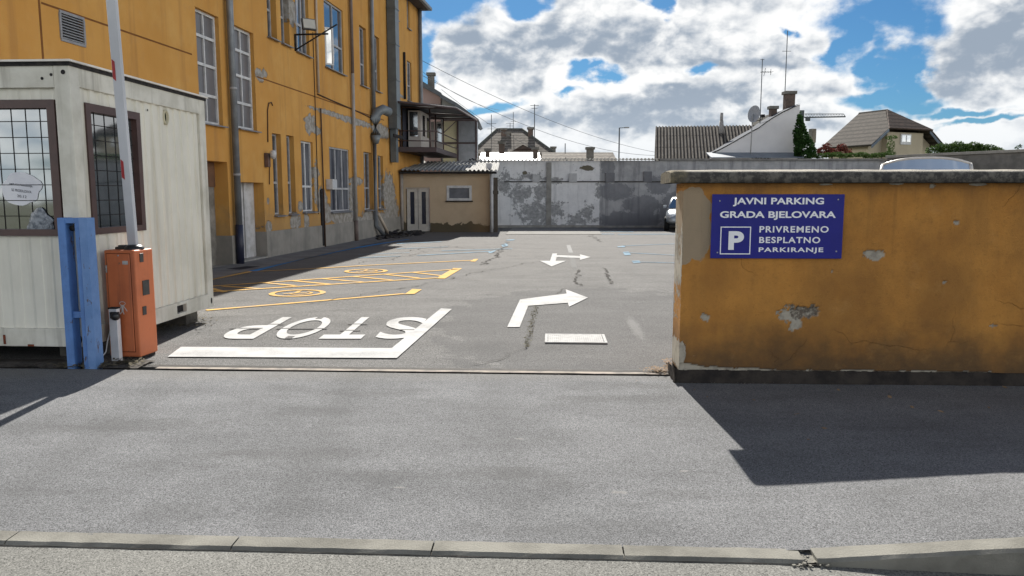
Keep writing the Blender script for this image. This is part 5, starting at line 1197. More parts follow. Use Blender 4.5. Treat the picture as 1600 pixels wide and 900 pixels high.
m_ = MB(); v0, v1, v2 = D(797, 238, Yh-.4), D(817, 226, Yh-.4), D(840, 238, Yh-.4); m_.prism([(v0.x, v0.z), (v1.x, v1.z), (v2.x, v2.z)], Yh-.5, Yh+3, 'y'); m_.build('dormer', M_t2, h1)
# white flashing roof and brick chimneys in front
h2 = thing('white_roofed_house', 'low house with a flat white roof edge and dark brick chimneys, behind the back wall', 'house', (0, 0, 0)); Y2 = 46.
v0, v1 = dp(748, 238, Y2), dp(846, 249, Y2); zb_2 = dp(800, 238, Y2+4).z; m_ = MB(); m_.prism([(Y2, v1.z-.5), (Y2+4, v1.z-.5), (Y2+4, zb_2), (Y2, v1.z-.05)], v0.x, v1.x, 'x'); m_.build('roof', mat('white roofing', (.72, .73, .75), (.62, .63, .65), 2, .5), h2)
m_ = MB(); m_.box(v0.x+.2, v1.x-.2, Y2+.1, Y2+3.9, 0, v1.z-.6); m_.build('wall', MATS['house render'], h2)
for (px, pt, pb, w) in ((762, 232, 246, .26), (784, 221, 240, .34), (836.5, 230, 248, .30)): v = dp(px, pt, Y2-.2); chimney(h2, v.x, Y2-.2, dp(px, pb, Y2).z, v.z, w, M_ch)
# low roof in the middle
h3 = thing('low_tiled_house', 'low house with a grey tiled roof and one squat chimney, centre behind the back wall', 'house', (0, 0, 0)); Y3 = 50.
v0, v1, v2 = dp(845, 249, Y3), dp(967, 238, Y3+3), dp(967, 249, Y3); m_ = MB(); vz = v1.z
m_.q([(v0.x, Y3, v0.z-.3), (v2.x, Y3, v0.z-.3), (v2.x, Y3+3, vz), (v0.x+.2, Y3+3, vz)]); m_.q([(v0.x+.2, Y3+3, vz), (v2.x, Y3+3, vz), (v2.x, Y3+6, v0.z-.3), (v0.x, Y3+6, v0.z-.3)]); m_.build('roof', M_t3, h3)
m_ = MB(); m_.box(v0.x+.3, v2.x-.3, Y3+.3, Y3+5.7, 0, v0.z-.35); m_.build('wall', MATS['house render'], h3)
v = dp(922, 230, Y3+1); chimney(h3, v.x, Y3+1, v.z-1.2, v.z, .45, M_chg)
h4 = thing('small_far_house', 'far small tiled roof with a stubby chimney, right of the hipped house', 'house', (0, 0, 0)); Y4 = 66.
v0, v1 = dp(845, 244, Y4), dp(876, 235, Y4); m_ = MB(); m_.prism([(v0.x-1, v0.z-.3), (v0.x+.4, v1.z), (v1.x-.6, v1.z), (v1.x+.4, v0.z-.3)], Y4, Y4+5, 'y'); m_.build('roof', M_t3, h4)
m_ = MB(); m_.box(v0.x, v1.x, Y4+.3, Y4+4.7, 0, v0.z-.31); m_.build('wall', MATS['house render'], h4); v = dp(865, 228.5, Y4+.5); chimney(h4, v.x, Y4+1, v.z-1, v.z, .4, M_chg)
# corrugated roof building
Y5 = 40.; v0 = dp(1024, 247.5, Y5); RA = -math.atan2(v0.x, Y5)*.95; h5 = thing('corrugated_roof_building', 'building with a steep weathered corrugated roof, right behind the back wall', 'building', (v0.x, Y5, 0), RA)
v1 = dp(1024, 198, Y5+3); W5 = 5.7; ze, zr = v0.z-.05, v1.z
m_ = MB(); corr_roof(m_, 0, W5, 0, ze, 3, zr, pitch=.17, amp=.035)
def asf(k, co, col):
    sp = k.add('ShaderNodeSeparateXYZ'); k.l.new(co, sp.inputs[0])
    s = k.ss(k.m('SINE', k.m('MULTIPLY', sp.outputs[0], 2*PI/.17)), -.6, .6)
    c_ = k.mix(s, (.05, .045, .04), col); r = k.m('FRACT', k.m('DIVIDE', sp.outputs[1], 1.05)); c_ = k.mix(k.m('MULTIPLY', k.ss(r, .90, .95), .8), c_, (.05, .045, .04))
    return k.mix(k.m('MULTIPLY', k.ss(k.noise(co, 2.5, 6, .7), .5, .62), .55), c_, (.10, .085, .07))
m_.build('roof', mat('weathered corrugated', (.21, .19, .165), (.15, .135, .115), 3, .95, fn=asf, bump=.3, spec=.1), h5, keep=True)
m_ = MB(); corr_roof(m_, 0, W5, 6, ze, 3.01, zr, pitch=.17, amp=.035); m_.build('roof', MATS['weathered corrugated'], h5, keep=True)
m_ = MB(); m_.prism([(.1, 0), (.1, ze-.1), (3, zr-.15), (5.9, ze-.1), (5.9, 0)], .1, W5-.05, 'x'); m_.build('wall', MATS['house render'], h5)
xf_ = 3.45; zb5 = ze+(zr-ze)*.85; m_ = MB(); m_.tube([(xf_, 2.4, zb5-.2), (xf_, 2.4, zb5+.5)], .15, 8, r2=.10); m_.tube([(xf_, 2.4, zb5+.5), (xf_, 2.4, dp(1125, 177, Y5+2).z)], .08, 8); m_.build('flue', mat('flue', (.33, .32, .31)), h5)
# white curved firewall house
h6 = thing('white_gable_house', 'white sweeping firewall gable with two chimneys, right of the corrugated roof', 'house', (0, 0, 0)); Y6 = 39.2
prof = [(1112, 240), (1122, 236), (1140, 226.5), (1158, 216), (1175, 206), (1185, 201), (1195, 193.5), (1206, 186), (1222, 176.5), (1236, 170), (1250, 163.5)]
pp = [(dp(x, y, Y6).x, dp(x, y, Y6).z) for x, y in prof]; xR = dp(1250, 200, Y6).x
m_ = MB(); m_.prism([(pp[0][0], 0)]+pp+[(xR, 0)], Y6, Y6+.35, 'y'); m_.build('firewall', mat('white firewall', (.74, .72, .71), (.68, .665, .66), 1.2, .9), h6)
m_ = MB(); m_.grid(lambda u, v: (pp[min(10, int(round(u*10)))][0], Y6+(-.06+1.6*v), pp[min(10, int(round(u*10)))][1]+.06), 10, 1, False); m_.grid(lambda u, v: (pp[min(10, int(round(u*10)))][0], Y6+(-.06+1.6*v), pp[min(10, int(round(u*10)))][1]+.01), 10, 1, False)
m_.build('roof', mat('roof flashing', (.10, .11, .125), (.08, .085, .10), 3, .95, spec=.1), h6)
m_ = MB(); v0, v1 = dp(1108, 241, Y6-.6), dp(1252, 241, Y6-.6); m_.prism([(Y6-1.0, v0.z-.16), (Y6-.001, v0.z+.12), (Y6-.001, v0.z+.04), (Y6-1.0, v0.z-.20)], v0.x, v1.x, 'x'); m_.build('lean_roof', mat('blue grey sheet', (.16, .19, .22), (.12, .14, .17), 2, .5), h6)
for (px, pt, pb, w) in ((1233.5, 143, 175, .46), (1208, 166, 188, .32)): v = dp(px, pt, Y6+1.2); chimney(h6, v.x, Y6+1.2, dp(px, pb+6, Y6+1.2).z, v.z, w, M_ch)
m_ = MB(); m_.box(xR-.35, xR-.02, Y6+.36, Y6+6.8, 0, pp[-1][1]-.1); m_.build('wall', MATS['house render'], h6)
# satellite dish
Y7 = 38.9; v = dp(1178, 178, Y7); vb = dp(1173, 235, Y7); dish = thing('satellite_dish', 'grey satellite dish on a thin pole in front of the white gable', 'satellite dish', (vb.x, Y7, vb.z))
m_ = MB(); m_.tube([(0, 0, -.3), (.02, 0, v.z-vb.z-.2), (.1, .05, v.z-vb.z)], .025, 6); m_.build('pole', MATS['galvanised'], dish)
Rd = Matrix.Rotation(math.radians(-38), 3, 'Z') @ Matrix.Rotation(math.radians(-12), 3, 'X')
m_ = MB(); m_.lathe([(.0001, .10), (.12, .09), (.25, .055), (.36, .0), (.37, .0), (.25, .07), (.12, .105), (.0001, .115)], (v.x-vb.x, 0, v.z-vb.z), 'y', 24, Rd @ Matrix.Diagonal((.85, 1, 1.18)).to_3x3()); m_.build('reflector', mat('dish grey', (.30, .31, .33), (.26, .27, .29), 3, .5), dish)
m_ = MB(); c_ = Vector((v.x-vb.x, 0, v.z-vb.z)); m_.tube([c_+Vector((.1, .1, -.35)), c_+Vector((.5, .3, -.25)), c_+Vector((.55, .3, -.05))], .02, 6); m_.box(c_.x+.45, c_.x+.62, .2, .35, c_.z-.14, c_.z-.0); m_.build('feed_arm', M_dark, dish)
# aerials
def aerial(px, pt, pb, Y, label, arms, boom_=None, r=.022):
    a, b = dp(px, pb, Y), dp(px, pt, Y); t = thing('aerial', label, 'aerial', (a.x, Y, a.z), 0, 'thin aerials on the roofs')
    m_ = MB(); m_.tube([(0, 0, 0), (0, 0, b.z-a.z)], r, 6); m_.build('mast', mat('aerial metal', (.10, .11, .12)), t)
    m_ = MB(); H = b.z-a.z
    for (f, L, kx) in arms:
        if kx: m_.tube([(-L*.15, 0, H*f), (L, 0, H*f)], r*.6, 5); [m_.tube([(L*q_/4, -.25, H*f), (L*q_/4, .25, H*f)], r*.4, 4) for q_ in range(5)]; m_.tube([(L*.9, 0, H*f-.15), (L*.9, 0, H*f+.15)], r*.6, 5); m_.tube([(L*.2, 0, H*f-.2), (L*.35, 0, H*f+.2)], r*.6, 5)
        else: m_.tube([(-L, 0, H*f), (L, 0, H*f)], r*.6, 5)
    if arms: m_.build('elements', MATS['aerial metal'], t)
    return t
aerial(1187, 92, 205, 40.2, 'tall mast with a small yagi aerial behind the satellite dish', [(.82, .5, 1), (.99, .1, 0)])
aerial(1225, 48, 180, 40.6, 'tallest thin mast beside the larger chimney of the white gable', [(.76, .22, 0)])
aerial(835, 163, 225, 56, 'thin aerial mast at the right chimney of the hipped house', [(.97, .3, 0), (.9, .22, 0)], r=.03)
aerial(768, 179, 235, 57, 'thin aerial mast left of the hipped house ridge', [(.75, .35, 0), (.6, .3, 0)], r=.025)
aerial(802, 175, 205, 58, 'faint thin mast on the ridge of the hipped house', [(.5, .2, 0)], r=.02)
aerial(797, 192, 204, 57, 'small aerial on the left end of the hipped ridge', [(.9, .3, 0), (.6, .25, 0)], r=.02)
aerial(883, 224, 240, 52, 'short thin aerial mast over the low tiled roof', [], r=.03)
# lamp post far away
Y8 = 62.; a = dp(967, 250, Y8); b = dp(967, 199.5, Y8); c_ = dp(983, 199, Y8)
lp = thing('street_lamp', 'thin distant street lamp with a short arm, centre of the skyline', 'street lamp', (a.x, Y8, 0)); m_ = MB(); m_.tube([(0, 0, 0), (0, 0, b.z)], .07, 6, r2=.05); m_.tube([(0, 0, b.z-.02), (.45, 0, b.z)], .03, 6); m_.build('pole', MATS['aerial metal'], lp)
m_ = MB(); m_.box(.4, c_.x-a.x, -.1, .1, b.z-.03, b.z+.05); m_.build('lamp_head', mat('lamp head', (.3, .3, .3)), lp)
# crane jib
Y9 = 160.; a = dp(1257, 182, Y9); b = dp(1321, 181, Y9); cj = thing('crane_jib', 'far thin lattice crane jib seen right of the white gable', 'crane', (a.x, Y9, a.z)); L_ = b.x-a.x; m_ = MB()
m_.tube([(0, 0, -.2), (L_, 0, -.05)], .14, 5); m_.tube([(0, 0, .5), (L_*.95, 0, .5), (L_, 0, -.05)], .08, 5); n = 14
for i in range(n): m_.tube([(L_*.95*i/n, 0, -.18), (L_*.95*(i+.5)/n, 0, .5), (L_*.95*(i+1)/n, 0, -.18)], .05, 4)
m_.box(.3, 1.1, -.3, .3, -.9, -.1); m_.build('lattice', MATS['aerial metal'], cj)
m_ = MB(); m_.box(-1.2, -.3, -.6, .6, -a.z, 1.2); m_.build('tower', MATS['aerial metal'], cj)
# house on the right
Yr = 56.; v = dp(1409, 247, Yr); hr = thing('beige_house', 'beige house with a brown half-hipped tile roof, right of the ivy', 'house', (v.x, Yr, 0), math.radians(24))
f = Yr/1200.; zE = dp(1390, 226, Yr).z; zK = dp(1390, 203, Yr).z; zP = dp(1390, 173.5, Yr+1.5).z; hw = 3.1; dk_ = 10.
dk_ = 4.1; xe = hw+.55; xk = 1.95     # eaves half width, half-hip half width
slope = lambda x: zP-(zP-zE+.1)*abs(x)/xe
m_ = MB(); xk = xe*(zP-zK)/(zP-zE+.1)
pR = [(-xe, -.5, zE-.1), (-xk, -.5, zK), (xk, -.5, zK), (xe, -.5, zE-.1)]; pk_ = (0, 1.6, zP); pe = (0, dk_, zP)
m_.q([pR[0], pR[1], pk_, pe, (-xe, dk_, zE-.1)]); m_.q([pR[3], (xe, dk_, zE-.1), pe, pk_, pR[2]]); 
m2 = MB(); m2.q([(-xk-.15, -.62, zK-.06), (xk+.15, -.62, zK-.06), (0, 1.55, zP+.03)])
for q_ in (m_,): 
    k0 = len(q_.v)
rfo = m_.build('roof', M_t1, hr); so_ = rfo.modifiers.new('thick', 'SOLIDIFY'); so_.thickness = .16; so_.offset = -1
o = m2.build('half_hip', M_t2, hr); so_ = o.modifiers.new('thick', 'SOLIDIFY'); so_.thickness = .12
M_be = mat('beige house render', (.44, .38, .28), (.39, .335, .25), 1, .9)
m_ = MB(); m_.prism([(-hw, 0), (-hw, slope(hw)-.2), (-xk+.1, zK-.2), (xk-.1, zK-.2), (hw, slope(hw)-.2), (hw, 0)], .25, dk_-.3, 'y'); m_.box(-xk+.25, xk-.25, -.2, .26, 0, zK-.2); m_.build('wall', M_be, hr)
m_ = MB(); m_.box(-.52, .52, -.27, -.2, zK-1.05, zK-.3); wo = m_.build('window', M_wf, hr); m_ = MB(); m_.box(-.42, -.06, -.28, -.271, zK-.85, zK-.4); m_.box(.06, .42, -.28, -.271, zK-.85, zK-.4); m_.build('pane', G_dark, wo)
for sg in (-1, 1):
    m_ = MB(); m_.prism([(sg*xk, zK-.22), (sg*xe, zE-.36), (sg*xe, zE-.14), (sg*xk, zK-.02)], -.56, -.5, 'y'); m_.build('bargeboard', mat('blue grey board', (.14, .17, .20), (.11, .13, .16), 3), hr)
chm = MB(); chm.box(-2.6, -2.2, 6, 6.4, slope(2.2)-.5, slope(2.4)+.7); chm.build('chimney', M_chg, hr)
# pink house and grey gable behind the yellow building
h7 = thing('pink_house', 'pink rendered house end with a chimney, behind the yellow building', 'house', (0, 0, 0)); Yp = 44.
PX = lambda l: [(dp(x, y, Yp).x, dp(x, y, Yp).z) for x, y in l]
m_ = MB(); m_.prism([(dp(640, 300, Yp).x, 0)]+PX([(640, 125), (660, 135), (688.5, 152)])+[(dp(688.5, 300, Yp).x, 0)], Yp, Yp+6, 'y'); m_.build('wall', mat('pink render', (.40, .29, .26), (.36, .26, .235), 1, .9), h7)
m_ = MB(); m_.prism(PX([(640, 114), (660, 127.5), (690, 146), (690, 152.5), (660, 136), (640, 125)]), Yp-.35, Yp+6, 'y'); m_.build('roof', mat('grey roof edge', (.13, .14, .15), (.09, .1, .11), 3), h7)
v = dp(673.5, 114, Yp+1); chimney(h7, v.x, Yp+1, v.z-1.4, v.z, .36, M_chg)
h8 = thing('grey_gable_building', 'grey stained concrete gable with a sloping metal roof, above the sheet metal screen', 'building', (0, 0, 0)); Yp = 42.8
m_ = MB(); m_.prism([(dp(690, 300, Yp).x, 0)]+PX([(690, 154), (715, 168), (738, 187)])+[(dp(738, 300, Yp).x, 0)], Yp, Yp+6, 'y'); m_.build('wall', mat('stained concrete', (.24, .24, .23), (.15, .15, .145), 1.5, .92, streak=((.08, .08, .08), 2., .7)), h8)
m_ = MB(); m_.prism(PX([(688, 147), (716, 163), (748, 187), (744, 190), (714, 168), (688, 153)]), Yp-.4, Yp+6, 'y'); m_.build('roof', MATS['grey roof edge'], h8)
# overhead cables
def wire(p0, p1, sag, label, r=.012):
    a, b = dp(*p0), dp(*p1); m_ = MB(); pts = []
    for i in range(17): t = i/16; q_ = a.lerp(b, t); q_.z -= sag*4*t*(1-t); pts.append(q_)
    m_.tube(pts, r, 5); tag(m_.build('overhead_cable', MATS['aerial metal']), label, 'cable', 'overhead cables')
wire((660, 95, 36), (1025, 238, 58), .55, 'topmost overhead cable from the yellow building corner over the rooftops')
wire((660, 118, 38), (1025, 243, 58), .9, 'middle overhead cable sloping down from the building corner')
wire((690, 140, 44), (870, 243, 60), .5, 'lowest short overhead cable, down to the small far roof')
wire((660, 112, 38), (780, 172, 50), .3, 'thin upper strand beside the middle overhead cable', .009)

# ------------------------------------------------------------------ foliage
def leaves(name, blobs, n, size, m, parent=None, seed=1, gaps=.0):
    rnd = random.Random(seed); mb = MB()
    for (cx, cy, cz, rx, ry, rz, wt) in blobs:
        for i in range(int(n*wt)):
            while True:
                p = Vector((rnd.uniform(-1, 1), rnd.uniform(-1, 1), rnd.uniform(-1, 1)))
                if p.length < 1: break
            p = p.normalized()*p.length**.5
            w = Vector((cx+p.x*rx, cy+p.y*ry, cz+p.z*rz))
            if mnoise.noise(w*1.7/max(.5, rx))+mnoise.noise(w*4)*.5 < -.42+gaps: continue
            w += Vector((rnd.gauss(0, .06), rnd.gauss(0, .06), rnd.gauss(0, .06)))*min(rx, rz)
            s = size*rnd.uniform(.5, 1.3); a = Vector((rnd.gauss(0, 1), rnd.gauss(0, 1), rnd.gauss(0, 1))).normalized(); b = a.orthogonal().normalized()
            mb.q([w-a*s, w+b*s*.45, w+a*s, w-b*s*.45])
    return mb.build(name, m, parent, keep=True)
def leafmat(name, c1, c2):
    m = mat(name, c1, c2, 2.5, .85, spec=.08); t = m.node_tree; b = t.nodes['Principled BSDF']
    b.inputs['Transmission Weight'].default_value = 0; 
    tr = t.nodes.new('ShaderNodeBsdfTranslucent'); mx = t.nodes.new('ShaderNodeMixShader'); mx.inputs[0].default_value = .3
    src = b.inputs['Base Color'].links[0].from_socket; t.links.new(src, tr.inputs[0]); t.links.new(b.outputs[0], mx.inputs[1]); t.links.new(tr.outputs[0], mx.inputs[2])
    t.links.new(mx.outputs[0], t.nodes['Material Output'].inputs[0]); return m
M_ivy = leafmat('ivy leaf', (.03, .075, .02), (.06, .115, .03)); M_hed = leafmat('hedge leaf', (.075, .125, .03), (.045, .085, .02)); M_red = leafmat('red leaf', (.16, .035, .03), (.10, .05, .03))
def D3(px, py, Y): v = dp(px, py, Y); return v.x, v.y, v.z
Yi = 38.4; iv = thing('ivy', 'tall pointed dark green ivy climbing the right edge of the white gable', 'ivy', (dp(1250, 245, Yi).x, Yi, 0)); s32 = Yi/1200
ib = []
for (px, py, rx, ry, w) in ((1250, 185, 4, 10, .25), (1250, 200, 7, 12, .5), (1252, 215, 11, 13, .9), (1257, 229, 15, 13, 1.0), (1258, 241, 17, 8, .8), (1248, 225, 8, 18, .6), (1268, 236, 7, 8, .25), (1262, 220, 6, 7, .2), (1244, 208, 5, 8, .2), (1255, 203, 4, 6, .12)):
    x, y, z = D3(px, py, Yi); ib.append((x-iv.location.x, 0, z, rx*s32, .3, ry*s32, w))
leaves('foliage', ib, 1500, .07, M_ivy, iv, 3, .12)
m_ = MB(); m_.tube([(0, .1, 2.5), (0, .1, 5)], .03, 6); m_.build('stem', mat('bark', (.08, .06, .045)), iv)
def plant(name, label, cat, px, Y, blobs, n, size, m, seed, trunk=True):
    t = thing(name, label, cat, (dp(px, 245, Y).x, Y, 0)); s_ = Y/1200; L = []
    for (bx, by, rx, ry, w) in blobs: x, y, z = D3(bx, by, Y); L.append((x-t.location.x, 0, z, rx*s_, max(.4, rx*s_*.6), ry*s_, w))
    leaves('foliage', L, n, size, m, t, seed)
    if trunk:
        m_ = MB(); m_.tube([(0, 0, 0), (.05, 0, 2.4), (.0, 0, dp(px, 243, Y).z)], .09, 6, r2=.04)
        for a in (-1, 1): m_.tube([(0, 0, 2.2), (a*.5, .1, dp(px, 242, Y).z)], .04, 5, r2=.02)
        m_.build('stem', MATS['bark'], t)
    return t
plant('hedge', 'clipped green creeper hedge along the top of the back wall', 'hedge', 1330, 37.5, [(1280+i*13, 243.5-(i % 3), 10, 3.6, .25) for i in range(9)], 2200, .05, M_hed, 5, False)
plant('red_shrub', 'red leaved shrub left of the beige house', 'shrub', 1300, 42, [(1285, 236, 9, 6, .5), (1300, 238, 14, 6, .7), (1320, 238, 11, 7, .6), (1315, 230, 6, 5, .25), (1292, 228, 5, 4, .15)], 700, .08, M_red, 6)
plant('climbing_vine', 'thin vine on a pole in front of the house window', 'vine', 1393, 38, [(1391, 240, 7, 5, .4), (1392, 228, 3, 9, .3), (1393, 215, 8, 3, .35)], 700, .05, M_hed, 7)
plant('green_bush', 'wide leafy green bush behind the wall, right of the beige house', 'bush', 1505, 42, [(1460+i*12, 237-5*math.sin(i*.40+.2), 13, 8+3*(i % 2), .4) for i in range(9)]+[(1528, 228, 6, 4, .12)], 2000, .07, M_hed, 8)
plant('far_bush', 'small distant greenery at the right edge of the skyline', 'bush', 1585, 60, [(1580, 240, 10, 3, .3), (1594, 238, 10, 4, .3), (1591, 230, 2, 5, .08)], 900, .09, M_ivy, 9)
# dry grass and dirt by the container and by the wall corner
def litter(name, spots, n, m, label, cat, flat=True, seed=1, smin=.008, smax=.03):
    rnd = random.Random(seed); mb = MB()
    for (px, py, rx, ry) in spots:
        for i in range(n):
            a_ = rnd.gauss(0, .5); b_ = rnd.gauss(0, .5); x, y = gp(px+rx*a_, py+ry*b_); s = rnd.uniform(smin, smax); th_ = rnd.uniform(0, PI); z = rnd.uniform(.012, .016) if flat else rnd.uniform(.012, .05)
            d = Vector((math.cos(th_), math.sin(th_), rnd.uniform(-.2, .35))); e = Vector((-math.sin(th_), math.cos(th_), rnd.uniform(-.3, .3)))*rnd.uniform(.25, .6); p = Vector((x, y, z))
            mb.q([p-d*s, p+e*s, p+d*s, p-e*s])
    return stuff(mb.build(name, m, keep=True), label, cat)
M_leaf = mat('dry leaf', (.24, .165, .10), (.15, .10, .06), 20, .8)
litter('dry_debris', [(1035, 583, 14, 4), (1043, 572, 8, 6), (1025, 582, 18, 3)], 110, M_leaf, 'dry leaves and grit piled at the corner of the ochre wall', 'leaves', False, 2, .006, .022)
litter('dry_weeds', [(140, 574, 45, 4), (200, 570, 25, 5), (110, 574, 20, 3), (255, 510, 40, 9), (300, 502, 30, 8)], 200, mat('dry straw', (.14, .12, .08), (.085, .075, .05), 15, .9), 'dry weeds and litter around the gate post and under the cabin edge', 'weeds', False, 4, .008, .03)
litter('dirt_crumbs', [(60, 573, 60, 3), (170, 573, 60, 3), (290, 503, 40, 12)], 160, mat('soil', (.07, .06, .05), (.04, .035, .03), 15, .9), 'dark soil crumbs along the container edge', 'soil', True, 6, .008, .03)
litter('pavement_grit', [(1300, 606, 260, 4), (620, 588, 420, 4), (1160, 602, 90, 4)], 90, mat('grit', (.22, .20, .17), (.10, .09, .075), 40, .9), 'fine grit and small stones gathered along the wall foot and the gate rail', 'grit', True, 9, .003, .010)
rnd = random.Random(11)
lf = MB()
for (px, py) in ((1310, 611), (1390, 622), (1425, 638), (1545, 639), (1470, 645), (1085, 611), (1178, 627), (1245, 649), (1290, 672), (1570, 607), (995, 597), (1600, 640), (1370, 679), (1105, 622), (1265, 690), (1475, 703)):
    x, y = gp(px, py); s = rnd.uniform(.012, .032); th_ = rnd.uniform(0, PI); d = Vector((math.cos(th_), math.sin(th_), .2)); e = Vector((-math.sin(th_), math.cos(th_), -.2))*.5; p = Vector((x, y, .012)); lf.q([p-d*s, p-d*s*.3+e*s, p+d*s*.6+e*s*.7, p+d*s, p+d*s*.2-e*s, p-d*s*.6-e*s*.6])
stuff(lf.build('fallen_leaves', M_leaf, keep=True), 'few dry leaves scattered on the shaded pavement', 'leaves')
dirt = MB()
dirt.grid(lambda u, v: (*street(-6.5+2.72*u, OFF_TH-.06+(.32+.1*mnoise.noise(Vector((u*9, 0, 2))))*v+.05*mnoise.noise(Vector((u*12, 3, 2)))*(1-v)), .011+.018*math.sin(v*PI)*(.5+.5*mnoise.noise(Vector((u*20, v*5, 1))))), 60, 6)
struct(dirt.build('dirt_verge', mat('verge dirt', (.09, .08, .07), (.05, .045, .04), 18, .95, bump=.8, bscale=60), keep=True))

# ------------------------------------------------------------------ vehicles
M_silver = mat('silver paint', (.34, .37, .40), (.31, .34, .37), 2, .25, metal=.3); M_tyre = mat('tyre', (.02, .02, .02), None, 8, .8)
G_car = glass('car glass', (.03, .04, .05), .03); G_scr = mat('sky lit windscreen', (.36, .46, .60), (.33, .43, .57), 1, .12, spec=.9)  # windscreen's sky reflection painted in as a pale blue base
def loft(mb, secs):             # each section: list of (x, y, z) rings of equal length
    n = len(secs[0]); i0 = len(mb.v)
    for s in secs: mb.v += [tuple(p) for p in s]
    for a in range(len(secs)-1):
        for b in range(n): c_ = (b+1) % n; mb.f.append((i0+a*n+b, i0+(a+1)*n+b, i0+(a+1)*n+c_, i0+a*n+c_)); mb.sm.append(True)
    mb.f.append(tuple(i0+b for b in range(n))); mb.f.append(tuple(i0+(len(secs)-1)*n+b for b in reversed(range(n)))); mb.sm += [False, False]
def wheels(par, xs, hw_, r, wd=.2):
    for x in xs:
        for sg in (-1, 1):
            m_ = MB(); m_.lathe([(r*.62, -wd/2), (r*.95, -wd/2), (r, -wd*.35), (r, wd*.35), (r*.95, wd/2), (r*.62, wd/2), (r*.62, -wd/2)], (x, sg*(hw_-wd/2+.02), r), 'y', 24); t = m_.build('wheel', M_tyre, par)
            m_ = MB(); m_.lathe([(.0001, sg*.06), (r*.2, sg*.07), (r*.5, sg*.04), (r*.62, sg*.08)], (x, sg*(hw_-wd/2+.02), r), 'y', 20); m_.build('rim', MATS['galvanised'], t)
def car(loc, rz, label, prof, hw_, hg, wheel_x, r, name='parked_car', cat='car'):
    """prof: (x, z_top_of_body), hg: glasshouse (x0 bottom, x0 top, x1 top, x1 bottom, z0, z1)"""
    t = thing(name, label, cat, loc, rz); m_ = MB(); S = []
    for (x, zt, wf) in prof:
        w = hw_*wf; z0 = .22 if abs(x) < prof[-1][0]*.93 else .34
        S.append([(x, -w*.94, z0), (x, -w, z0+.18), (x, -w, zt*.72), (x, -w*.93, zt*.94), (x, -w*.7, zt), (x, w*.7, zt), (x, w*.93, zt*.94), (x, w, zt*.72), (x, w, z0+.18), (x, w*.94, z0)])
    loft(m_, S); b_o = m_.build('body', M_silver, t); sd_ = b_o.modifiers.new('smooth', 'SUBSURF'); sd_.levels = 1; sd_.render_levels = 2
    x0b, x0t, x1t, x1b, z0, z1 = hg; m_ = MB(); S = []
    for (x, z, wf) in ((x0b, z0, .88), (x0t-.1, z1-.06, .78), (x0t+.15, z1, .74), ((x0t+x1t)/2, z1+.03, .74), (x1t-.15, z1, .74), (x1t+.1, z1-.08, .77), (x1b, z0, .86)):
        w = hw_*wf; wb = hw_*.9
        S.append([(x, -wb, z0-.05), (x, -w-.0, max(z-.08, z0-.02)), (x, -w*.9, z), (x, 0, z+.02), (x, w*.9, z), (x, w, max(z-.08, z0-.02)), (x, wb, z0-.05)])
    loft(m_, S); m_.build('cabin', M_silver, t)
    m_ = MB()
    for sg in (-1, 1):
        ya, yb = sg*(hw_*.885+.012), sg*(hw_*.76+.012); xm_ = (x0t+x1t)/2
        m_.q([(x0b+.35, ya, z0+.03), (xm_-.05, ya, z0+.03), (xm_-.05, yb, z1-.12), (x0t+.12, yb, z1-.12)]); m_.q([(xm_+.05, ya, z0+.03), (x1b-.3, ya, z0+.03), (x1t-.12, yb, z1-.12), (xm_+.05, yb, z1-.12)])
    m_.build('side_window', G_car, t)
    m_ = MB(); w0, w1 = hw_*.8, hw_*.66
    m_.q([(x0b-.02, -w0, z0+.02), (x0b-.02, w0, z0+.02), (x0t-.11, w1, z1-.05), (x0t-.11, -w1, z1-.05)]); m_.build('windscreen', G_car, t)
    m_ = MB(); m_.q([(x1b+.02, -w0, z0+.02), (x1b+.02, w0, z0+.02), (x1t+.11, w1, z1-.06), (x1t+.11, -w1, z1-.06)]); m_.build('rear_window', G_car, t)
    for sg in (-1, 1):
        m_ = MB(); m_.lathe([(.0001, -.05), (.09, -.03), (.12, .03)], (prof[0][0]+.12, sg*hw_*.7, .66), 'x', 14, Matrix.Diagonal((1, 1.3, .8)).to_3x3()); m_.build('headlight', mat('headlamp', (.6, .62, .65), None, 4, .1), t)
        m_ = MB(); m_.box(x0b+.35, x0b+.52, sg*(hw_+.02)-.08, sg*(hw_+.02)+.08, z0+.0, z0+.13); m_.build('mirror', M_silver, t, bevel=.02)
    wheels(t, wheel_x, hw_, r); return t
xc = dp(1037, 330, 34.3).x
car((xc+1.0, 34.5, 0), math.radians(78), 'silver car by the back wall, mostly hidden behind the ochre wall',
    [(-2.1, .55, .72), (-2.0, .72, .88), (-1.5, .92, .97), (-.9, 1.0, 1.), (0, 1.0, 1.), (1.2, 1.0, 1.), (1.9, .95, .95), (2.1, .7, .85)], .86, (-1.15, -.35, 1.1, 1.75, .97, 1.44), (-1.35, 1.3), .31)
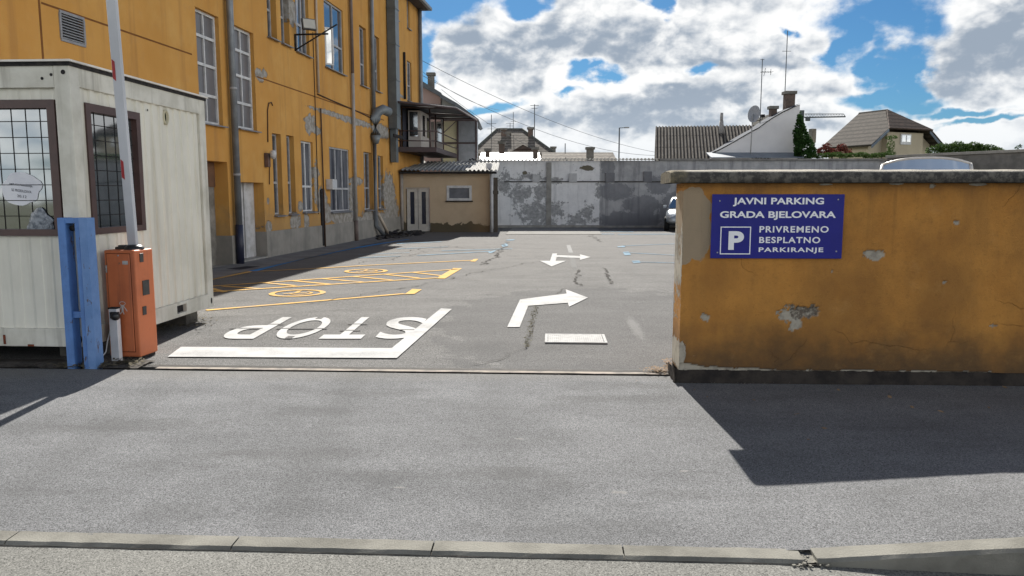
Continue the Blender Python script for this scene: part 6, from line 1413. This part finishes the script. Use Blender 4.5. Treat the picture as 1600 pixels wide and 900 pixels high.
# tall van behind the wall, facing the street
Yv = 13.2; vx = dp(1452, 250, Yv).x; van = thing('parked_van', 'tall silver van whose curved roof and windscreen show above the ochre wall', 'van', (vx, Yv, 0), math.radians(-26))
m_ = MB(); S = []
for (y, zt, w) in ((.0, .95, .78), (.12, 1.12, .9), (.9, 1.25, .95), (1.75, 2.12, .95), (2.1, 2.20, .95), (4.6, 2.20, .95), (4.9, 2.0, .9)):
    z0 = .3; tp_ = max(.62, w-(zt-1.1)*.2)
    S.append([(-w, y, z0), (-w, y, min(zt*.8, 1.2)), (-tp_, y, zt*.965), (-tp_*.75, y, zt*.992), (-tp_*.35, y, zt+.008), (tp_*.35, y, zt+.008), (tp_*.75, y, zt*.992), (tp_, y, zt*.965), (w, y, min(zt*.8, 1.2)), (w, y, z0)])
loft(m_, S)
m_.build('body', M_silver, van)
# windscreen: curved glass standing on the bonnet
def wsf(u, v, off=0):
    a = (u-.5)*2; z = 1.22+(2.255-1.22)*v-.11*abs(a)**2.6*v; w = .88-.16*v
    return (a*w, .62+.62*v+.22*a*a-off, z)
m_ = MB(); m_.grid(lambda u, v: wsf(u, v), 20, 8); m_.build('windscreen', G_scr, van)
m_ = MB(); m_.tube([wsf(u/20, 1.0) for u in range(21)], .026, 6); m_.tube([wsf(0, v/8) for v in range(9)], .035, 6); m_.tube([wsf(1, v/8) for v in range(9)], .035, 6); m_.build('pillar', mat('pale van trim', (.62, .60, .56), None, 4, .4), van)
m_ = MB(); m_.grid(lambda u, v: ((u-.5)*2*(.72+.05*v), 1.24+.22*((u-.5)*2)**2*(1-v)+.9*v, 2.255-.11*abs((u-.5)*2)**2.6-.02*v), 20, 4); m_.build('roof', M_silver, van)
for v_ in (0,): wheels(van, (), .9, .33)
for y in (.9, 4.0):
    for sg in (-1, 1):
        m_ = MB(); m_.lathe([(.2, -.1), (.32, -.1), (.33, .0), (.32, .1), (.2, .1), (.0001, .05)], (sg*.86, y, .33), 'x', 20); m_.build('wheel', M_tyre, van)
for sg in (-1, 1): m_ = MB(); m_.box(sg*.7-.14, sg*.7+.14, -.02, .1, .72, .9); m_.build('headlight', MATS['headlamp'], van, bevel=.03)
